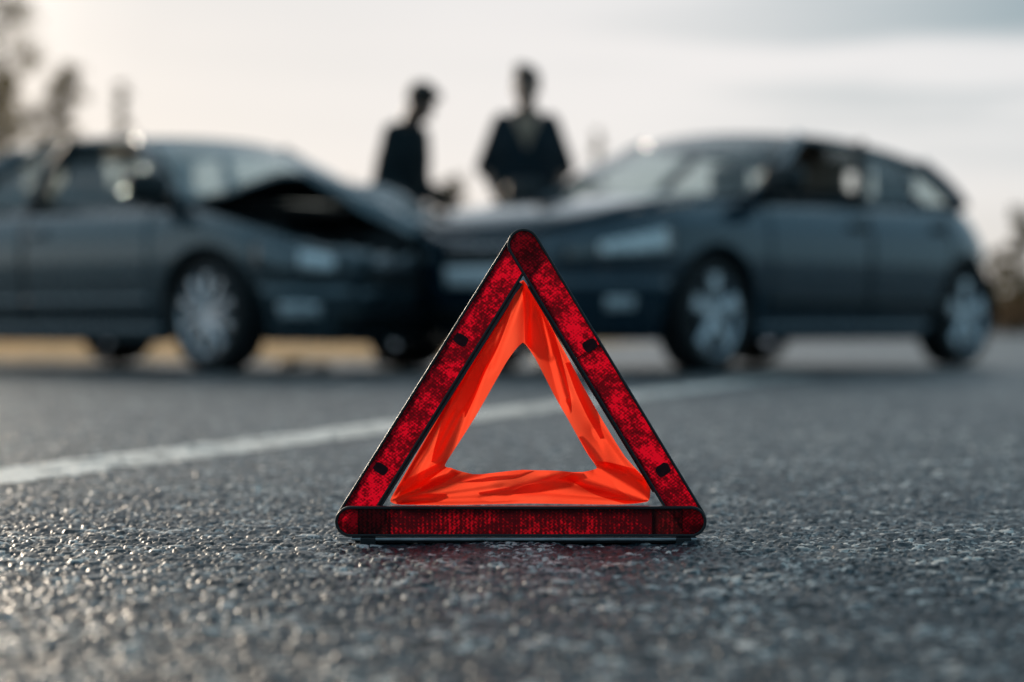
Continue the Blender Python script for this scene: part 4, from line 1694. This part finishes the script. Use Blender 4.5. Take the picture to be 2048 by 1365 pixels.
def add_hand(bm, wrist, direction, palm_n, side_dir, curl=0.5):
    """palm, four curled fingers and a thumb leaving the side of the palm"""
    d = Vector(direction).normalized()
    nrm_ = Vector(palm_n).normalized()          # the way the palm faces
    s = Vector(side_dir).normalized()           # towards the thumb
    w = Vector(wrist)
    for k in (-1, 0, 1):
        capsule(bm, w + s * 0.018 * k, w + d * 0.085 + s * 0.025 * k, 0.017, 0.015, 10)
    for k, ln_ in ((1.5, 0.068), (0.5, 0.076), (-0.5, 0.070), (-1.5, 0.055)):
        p = w + d * 0.088 + s * 0.0195 * k
        a1, a2, a3 = curl * 0.5, curl * 1.1, curl * 1.6
        for fr, ang, r0, r1 in ((0.45, a1, 0.0095, 0.009), (0.32, a2, 0.009, 0.0082), (0.23, a3, 0.0082, 0.007)):
            q = p + (d * math.cos(ang) + nrm_ * math.sin(ang)) * (ln_ * fr * 1.1)
            capsule(bm, p, q, r0, r1, 8)
            p = q
    p0 = w + d * 0.022 + s * 0.026
    p1 = p0 + (d * 0.6 + s * 0.75 + nrm_ * 0.25).normalized() * 0.042
    p2 = p1 + (d * 0.85 + s * 0.3 + nrm_ * 0.4).normalized() * 0.036
    capsule(bm, p0, p1, 0.014, 0.0115, 8)
    capsule(bm, p1, p2, 0.0115, 0.009, 8)


def person(name, loc, rz, J, mats, label, open_front):
    root = empty(name, loc, rz)
    tag(root, label, 'person', 'people standing behind the crashed cars')
    b = bmesh.new()
    hc = Vector(J['head'])
    hr = J['head_rot']
    Rm = hr.to_matrix()

    def hp(x, y, z):
        return hc + Rm @ Vector((x, y, z))
    # skull, jaw, nose, ears, brow, chin
    ellipsoid(b, hp(0, 0.012, 0.035), (0.076, 0.096, 0.090), hr)
    ellipsoid(b, hp(0, -0.012, -0.03), (0.064, 0.078, 0.092), hr)
    ellipsoid(b, hp(0, -0.045, -0.088), (0.040, 0.036, 0.030), hr)
    capsule(b, hp(0, -0.088, 0.018), hp(0, -0.108, -0.022), 0.009, 0.014, 10)
    ellipsoid(b, hp(0, -0.083, 0.028), (0.052, 0.016, 0.010), hr)
    for s in (1, -1):
        ellipsoid(b, hp(s * 0.078, 0.008, -0.008), (0.011, 0.020, 0.033), hr)
    neck = Vector(J['neck'])
    capsule(b, neck - Vector((0, -0.01, 0.05)), hp(0, 0.015, -0.07), 0.062, 0.056, 16)
    loft(b, J['torso'])
    for s in ('l', 'r'):
        sh, el, wr = J['sh_' + s], J['el_' + s], J['wr_' + s]
        capsule(b, sh, el, 0.052, 0.042)
        capsule(b, el, wr, 0.042, 0.028)
        hd = J['hand_' + s]
        add_hand(b, wr, *hd)
        hip, kn, an = J['hip_' + s], J['kn_' + s], J['an_' + s]
        capsule(b, hip, kn, 0.088, 0.058)
        capsule(b, kn, an, 0.056, 0.040)
        capsule(b, Vector(an) + Vector((0, 0.03, -0.045)), Vector(an) + Vector((0, -0.15, -0.055)), 0.036, 0.028)
    remeshed('body', b, mats['skin'], root, 0.0075, 3)
    # hair
    b = bmesh.new()
    ellipsoid(b, hp(0, 0.020, 0.050), (0.085, 0.104, 0.096), hr)
    ellipsoid(b, hp(0.012, -0.045, 0.108), (0.062, 0.050, 0.030), hr)
    ellipsoid(b, hp(-0.02, 0.0, 0.128), (0.055, 0.07, 0.030), hr)
    h = remeshed('hair', b, mats['hair'], root, 0.008, 2)
    inv_ = Rm.inverted()

    def face_zone(p):
        q_ = inv_ @ (p - hc)
        return (q_.y < -0.040 and q_.z < 0.070) or q_.z < -0.045 or (q_.z < 0.0 and q_.y < 0.02)
    cut_faces(h, face_zone)
    for s in (1, -1):
        b = bmesh.new()
        ellipsoid(b, hp(s * 0.031, -0.078, 0.008), (0.013, 0.010, 0.008), hr)
        bm_obj('eye', b, M['eye'], root, True)
        b = bmesh.new()
        capsule(b, hp(s * 0.016, -0.090, 0.034), hp(s * 0.047, -0.080, 0.036), 0.005, 0.004, 8)
        bm_obj('eyebrow', b, mats['hair'], root, True)
    b = bmesh.new()
    capsule(b, hp(-0.022, -0.084, -0.058), hp(0.022, -0.084, -0.058), 0.007, 0.007, 8)
    bm_obj('mouth', b, M['lip'], root, True)
    # top garment
    b = bmesh.new()
    loft(b, [(c_, rx + 0.024, ry + 0.022) for c_, rx, ry in J['top']])
    for s in ('l', 'r'):
        sh, el, wr = Vector(J['sh_' + s]), Vector(J['el_' + s]), Vector(J['wr_' + s])
        cuff = el + (wr - el) * J['sleeve']
        capsule(b, sh, el, 0.070, 0.064)
        capsule(b, el, cuff, 0.064, 0.052)
    jk = remeshed('jacket' if open_front else 'sweater', b, mats['top'], root, 0.011, 5)
    if open_front:
        zt = J['neck'][2]

        def vee(p):
            return p.y < 0.02 and p.z > zt - 0.24 and abs(p.x) < 0.078 * (p.z - (zt - 0.24)) / 0.22 + 0.004
        bm_ = bmesh.new()
        bm_.from_mesh(jk.data)
        for sg in (1, -1):
            fr = [fc for fc in bm_.faces if fc.calc_center_median().y < 0.05 and fc.calc_center_median().z > zt - 0.30]
            ge = set(fr)
            for fc in fr:
                ge.update(fc.edges)
                ge.update(fc.verts)
            bmesh.ops.bisect_plane(bm_, geom=list(ge), plane_co=(0, 0, zt - 0.25), plane_no=(0.22 * sg, 0, -0.098))
        bm_.to_mesh(jk.data)
        bm_.free()
        cut_faces(jk, lambda p: p.y < 0.02 and p.z > zt - 0.25 and abs(p.x) < 0.098 * (p.z - (zt - 0.25)) / 0.22)
        solid(jk, 0.010, -1)
        b = bmesh.new()
        loft(b, [(c_, rx + 0.008, ry + 0.007) for c_, rx, ry in J['top'][:-1]])
        remeshed('shirt', b, M['shirt'], root, 0.012, 3)
    # collar
    n0 = Vector(J['neck'])
    ring_ = [n0 + Vector((0.078 * math.cos(t), 0.072 * math.sin(t) + 0.006, 0.008 * math.sin(t) - 0.005)) for t in np.linspace(-1.1 if open_front else -1.57, math.pi + (1.1 if open_front else 1.57), 24)]
    mesh_obj('collar', *tube(ring_, 0.018, 8), mats['top'], root)
    # trousers and shoes
    b = bmesh.new()
    loft(b, [(c_, rx + 0.012, ry + 0.012) for c_, rx, ry in J['torso'][:4]])
    for s in ('l', 'r'):
        hip, kn, an = J['hip_' + s], J['kn_' + s], J['an_' + s]
        capsule(b, hip, kn, 0.100, 0.074)
        capsule(b, kn, Vector(an) + Vector((0, 0, -0.01)), 0.073, 0.062)
    remeshed('trousers', b, mats['legs'], root, 0.011, 4)
    for s in ('l', 'r'):
        an = Vector(J['an_' + s])
        b = bmesh.new()
        capsule(b, an + Vector((0, 0.035, -0.040)), an + Vector((0, -0.06, -0.046)), 0.046, 0.042)
        capsule(b, an + Vector((0, -0.06, -0.048)), an + Vector((0, -0.165, -0.056)), 0.042, 0.032)
        bmesh.ops.bisect_plane(b, geom=b.verts[:] + b.edges[:] + b.faces[:], plane_co=(0, 0, an.z - 0.088), plane_no=(0, 0, -1), clear_outer=True)
        bmesh.ops.holes_fill(b, edges=[e for e in b.edges if e.is_boundary])
        bm_obj('shoe', b, mats['shoe'], root, True)
    return root


from mathutils import Euler


def joints(H, lean=0.0, bow=0.0, head_yaw=0.0, arms='pockets'):
    k = H / 1.80
    J = {}
    z = lambda v: v * k
    fwd = lambda v: -lean * max(0, v - 0.95) * k        # forward lean along -y
    bwd = 0.0
    J['torso'] = [((0, 0.0, z(0.80)), 0.13, 0.09), ((0, 0.0, z(0.88)), 0.165, 0.115), ((0, fwd(0.98), z(0.98)), 0.165, 0.115), ((0, fwd(1.08), z(1.08)), 0.145, 0.100),
                  ((0, fwd(1.18), z(1.18)), 0.150, 0.105), ((0, fwd(1.30), z(1.30)), 0.165, 0.115), ((0, fwd(1.40), z(1.40)), 0.155, 0.105), ((0, fwd(1.47), z(1.47)), 0.13, 0.08), ((0, fwd(1.52), z(1.52)), 0.07, 0.06)]
    J['top'] = [((0, fwd(0.9), z(0.95)), 0.140, 0.115)] + [(c_, rx + (0.035 if 1.0 < c_[2] / k < 1.35 else 0.0), ry + 0.012) for c_, rx, ry in J['torso'][2:8]] + [((0, fwd(1.50), z(1.495)), 0.055, 0.05)]
    J['neck'] = (0, fwd(1.50) - 0.01, z(1.515))
    hx = fwd(1.62) - 0.02 - 0.09 * math.sin(bow)
    J['head'] = (0, hx, z(1.655) - 0.05 * bow)
    J['head_rot'] = Euler((bow, 0, head_yaw))
    for s, sg in (('l', 1), ('r', -1)):
        J['sh_' + s] = (sg * 0.142, fwd(1.44), z(1.445))
        J['hip_' + s] = (sg * 0.09, 0, z(0.88))
        J['kn_' + s] = (sg * 0.10, -0.015, z(0.49))
        J['an_' + s] = (sg * 0.11, 0.02, 0.095)
        if arms == 'pockets':
            J['el_' + s] = (sg * 0.248, 0.075 + fwd(1.2), z(1.19))
            J['wr_' + s] = (sg * 0.165, -0.075, z(0.985))
            J['hand_' + s] = ((-sg * 0.25, -0.2, -1), (-sg, 0, 0.1), (0, -1, 0.2), 0.5)
        else:
            J['el_' + s] = (sg * 0.215, 0.0 + fwd(1.2), z(1.14))
            J['wr_' + s] = (sg * 0.17, -0.235 + fwd(1.1), z(1.00) if s == 'l' else z(0.96))
            J['hand_' + s] = ((-sg * 0.3, -1, -0.55), (-sg * 0.8, 0, -0.5), (0, -0.3, 1), 0.9)
    J['sleeve'] = 0.12 if arms == 'pockets' else 0.80
    return J


JR = joints(1.87, 0.0, 0.10, -0.35, 'pockets')
man_r = person('person', (0.085, 14.05, 0), R(2), JR,
               dict(skin=M['skin'], hair=M['hair'], top=M['jacket'], legs=M['jeans'], shoe=M['shoe']),
               'man in open dark jacket facing the camera, hands at his pockets', True)
JL = joints(1.80, 0.16, 0.62, 0.0, 'forward')
man_l = person('person', (-0.725, 14.25, 0), R(58), JL,
               dict(skin=M['skin_dark'], hair=M['hair'], top=M['shirt_dark'], legs=M['jeans'], shoe=M['shoe']),
               'man in dark sweater seen from the side, head bowed, behind the grey saloon', False)


# ------------------------------------------------------------------ trees and brush
def leaf_cloud(centres, radii, counts, size, rng_, flat=0.7):
    V, F = [], []
    for c_, r_, n_ in zip(centres, radii, counts):
        d = rng_.normal(size=(n_, 3))
        d /= np.linalg.norm(d, axis=1)[:, None]
        p = np.array(c_) + d * (r_ * rng_.random((n_, 1)) ** 0.5) * np.array([1, 1, flat])
        a = rng_.normal(size=(n_, 3))
        a /= np.linalg.norm(a, axis=1)[:, None]
        b_ = np.cross(a, rng_.normal(size=(n_, 3)))
        b_ /= np.linalg.norm(b_, axis=1)[:, None]
        sz = size * (0.5 + rng_.random((n_, 1)))
        for q in (-a * sz - b_ * sz * 0.35, a * sz - b_ * sz * 0.35, a * sz + b_ * sz * 0.35, -a * sz + b_ * sz * 0.35):
            V.append(p + q)
    # V holds four blocks per clump: rebuild in order
    out, quads = [], []
    i = 0
    while i < len(V):
        n_ = len(V[i])
        base_ = sum(len(x) for x in out)
        out += V[i:i + 4]
        k = np.arange(n_)
        quads.append(np.stack([base_ + k, base_ + n_ + k, base_ + 2 * n_ + k, base_ + 3 * n_ + k], -1))
        i += 4
    return np.concatenate(out), np.concatenate(quads)


def tree(name, x, y, h, spread, base, label, seed, mat, leaf=0.09, clumps=60, per=60, shape='loose', group=None, bend=0.0):
    rg = np.random.default_rng(seed)
    root = empty(name, (x, y, 0))
    tag(root, label, 'tree', group)
    pts = [(bend * (t ** 2) * h * 0.1 + 0.04 * h * 0.1 * math.sin(5 * t + seed), 0.03 * h * 0.1 * math.cos(4 * t), h * 0.97 * t) for t in np.linspace(0, 1, 9)]
    r0 = 0.012 * h + 0.03
    parts = [tube(pts, [r0 * (1 - 0.88 * t) for t in np.linspace(0, 1, 9)], 8)]
    cs, rs, ns = [], [], []
    for k in range(clumps):
        t = base + (1 - base) * ((k + rg.random()) / clumps)
        ang = rg.random() * 2 * math.pi
        if shape == 'spire':
            w = spread * (1 - (t - base) / (1 - base)) ** 0.85 * (0.5 + 0.5 * rg.random()) + 0.08
        else:
            prof = math.sin(math.pi * min(1, max(0.02, (t - base) / (1 - base))) ** 0.8) ** 0.6
            w = spread * prof * (0.15 + 0.85 * rg.random())
        pz = h * t
        i = min(7, int(t * 8))
        px = pts[i][0] + (pts[i + 1][0] - pts[i][0]) * (t * 8 - i)
        tip = (px + w * math.cos(ang), w * math.sin(ang), pz + (0.12 * w if shape != 'spire' else -0.2 * w))
        parts.append(tube([(px, 0, pz - 0.25 * w), ((px + tip[0]) / 2, tip[1] / 2, pz), tip], [0.18 * r0 + 0.01, 0.1 * r0 + 0.008, 0.006], 5))
        cs.append(tip)
        rs.append(max(0.18, spread * (0.36 if shape != 'spire' else 0.26) * (0.6 + 0.6 * rg.random())))
        ns.append(int(per * (0.5 + rg.random())))
        if shape == 'spire':
            cs.append((px + 0.5 * (tip[0] - px), tip[1] * 0.5, pz))
            rs.append(rs[-1])
            ns.append(per // 2)
    v, f = join(*parts)
    mesh_obj('trunk', v, f, M['bark'], root)
    co_, q_ = leaf_cloud(cs, rs, ns, leaf, rg)
    cr = fast_mesh('crown', co_, q_, mat, smooth=False)
    cr.parent = root
    return root


def at_px(px, Y):
    return (px - 1024.0) * Y / FX


def h_px(py, Y):
    return (650.0 - py) * Y / FX + CAM_H


G1 = 'pines at the far left'
tree('pine_tree', at_px(-8, 55), 55, h_px(-60, 55), 1.45, 0.35, 'tallest sparse pine at the far left edge, leaning over the saloon roof', 11, M['needles'], 0.05, 64, 52, 'loose')
tree('pine_tree', at_px(12, 60), 60, h_px(150, 60), 1.0, 0.34, 'pine with bushy crown between the tallest pine and the slimmer one', 12, M['needles'], 0.05, 56, 66, 'loose')
tree('pine_tree', at_px(78, 58), 58, h_px(138, 58), 1.0, 0.36, 'leaning pine with tufted top just left of the saloon roof', 13, M['needles'], 0.05, 60, 70, 'loose', bend=1.2)
tree('spruce_tree', at_px(245, 85), 85, h_px(170, 85), 0.62, 0.12, 'slim pale spruce rising above the grey saloon roof', 14, M['needles'], 0.09, 46, 26, 'spire')
tree('spruce_tree', at_px(1195, 95), 95, h_px(265, 95), 0.60, 0.12, 'slim spruce standing between the man in jacket and the hatchback windshield', 15, M['needles'], 0.09, 40, 22, 'spire')
tree('bush_tree', at_px(905, 80), 80, h_px(360, 80), 0.95, 0.15, 'low yellowish tree in the gap between the two men', 16, M['autumn'], 0.10, 50, 40, 'loose')
tree('bush_tree', at_px(2040, 72), 72, h_px(420, 72), 0.62, 0.15, 'thin bare looking tree at the far right edge above the brown brush', 17, M['autumn'], 0.09, 40, 34, 'loose')
tree('bush_tree', at_px(1990, 90), 90, h_px(505, 90), 0.8, 0.15, 'low pale tree just behind the hatchback tail, over the brush', 18, M['autumn'], 0.09, 40, 30, 'loose')
tree('bush_tree', at_px(690, 100), 100, h_px(372, 100), 1.5, 0.15, 'wide pale tree rising behind the buckled bonnet', 19, M['autumn'], 0.11, 60, 36, 'loose')

# far low wood along the horizon, reads as one mass
rg = np.random.default_rng(42)
cs, rs, ns = [], [], []
for k in range(420):
    X = rg.uniform(-90, 90)
    Y = rg.uniform(120, 150)
    hh = 1.2 + 3.2 * vnoise(np.array([X]), np.array([0.0]), 9.0, 4)[0]
    for j in range(3):
        cs.append((X + rg.normal() * 0.6, Y, 0.4 + hh * (j + 0.3) / 3))
        rs.append(1.1)
        ns.append(26)
co_, q_ = leaf_cloud(cs, rs, ns, 0.22, rg, 0.9)
wood = fast_mesh('distant_woods', co_, q_, M['autumn'], smooth=False)
tag(wood, 'low pale woods along the horizon behind the cars', 'woods', kind='stuff')

cs, rs, ns = [], [], []
for k in range(900):
    X = rg.uniform(-45, 45)
    Y = rg.uniform(58, 66)
    hh = 0.75 + 0.45 * vnoise(np.array([X]), np.array([0.0]), 3.0, 6)[0]
    cs.append((X, Y, hh * 0.5))
    rs.append(hh * 0.55)
    ns.append(46)
co_, q_ = leaf_cloud(cs, rs, ns, 0.10, rg, 1.0)
brush = fast_mesh('undergrowth', co_, q_, M['reeds'], smooth=False)
tag(brush, 'band of dry brown brush beyond the far edge of the road', 'brush', kind='stuff')

# dry grass on the verge past the road's left edge, lit from behind
n_b = 80000
gx_ = rg.uniform(-13, 1.5, n_b)
gy_ = 16.4 + (rg.random(n_b) ** 1.6) * 26
hh = 0.03 + np.clip((gy_ - 14.5) / 40, 0.03, 0.13) * rg.random(n_b) * (0.4 + 1.2 * vnoise(gx_, gy_, 1.3, 12))
ang = rg.uniform(0, math.pi, n_b)
wd_ = 0.006 + 0.008 * rg.random(n_b)
lx_, ly_ = rg.normal(0, 0.05, n_b), rg.normal(0, 0.05, n_b)
ok_ = gy_ > 16.75 + np.maximum(0, gx_ + 0.6) * 7.3
gx_, gy_, hh, ang, wd_, lx_, ly_ = (q[ok_] for q in (gx_, gy_, hh, ang, wd_, lx_, ly_))
b0 = np.stack([gx_ - wd_ * np.cos(ang), gy_ - wd_ * np.sin(ang), np.full(len(gx_), -0.02)], -1)
b1 = np.stack([gx_ + wd_ * np.cos(ang), gy_ + wd_ * np.sin(ang), np.full(len(gx_), -0.02)], -1)
t1_ = np.stack([gx_ + lx_ + 0.3 * wd_ * np.cos(ang), gy_ + ly_ + 0.3 * wd_ * np.sin(ang), hh], -1)
t0_ = np.stack([gx_ + lx_ - 0.3 * wd_ * np.cos(ang), gy_ + ly_ - 0.3 * wd_ * np.sin(ang), hh], -1)
ng = len(gx_)
k_ = np.arange(ng)
grass = fast_mesh('dry_grass', np.concatenate([b0, b1, t1_, t0_]), np.stack([k_, ng + k_, 2 * ng + k_, 3 * ng + k_], -1), leaf_mat('straw', (0.62, 0.45, 0.27), (0.76, 0.60, 0.42)), smooth=False)
tag(grass, 'dry straw coloured grass on the verge seen under the grey saloon', 'grass', kind='stuff')

# bits broken off the saloon, lying under its front
rng = random.Random(9)
for k, (px, py, sz) in enumerate(((585, 733, 0.10), (640, 738, 0.06), (720, 748, 0.045))):
    Y = CAM_H * FX / (py - 650.0)
    X = at_px(px, Y)
    b = bmesh.new()
    bmesh.ops.create_icosphere(b, subdivisions=2, radius=1)
    for v_ in b.verts:
        n_ = mnoise.noise(v_.co * 2.1 + Vector((k * 3.1, 0, 0)))
        v_.co = Vector((v_.co.x * sz * (1 + 0.5 * n_), v_.co.y * sz * 0.7 * (1 + 0.5 * n_), max(-0.5, v_.co.z) * sz * 0.30 * (1 + 0.6 * n_) + sz * 0.15))
    o = bm_obj('broken_fragment', b, M['trim'], None, False, (X, Y, 0.004))
    tag(o, ('largest torn black plastic piece on the road behind the saloon front wheel',
            'small torn black plastic piece beside the largest one',
            'smallest torn plastic piece, nearest the hatchback')[k], 'debris', 'broken plastic pieces under the saloon nose')
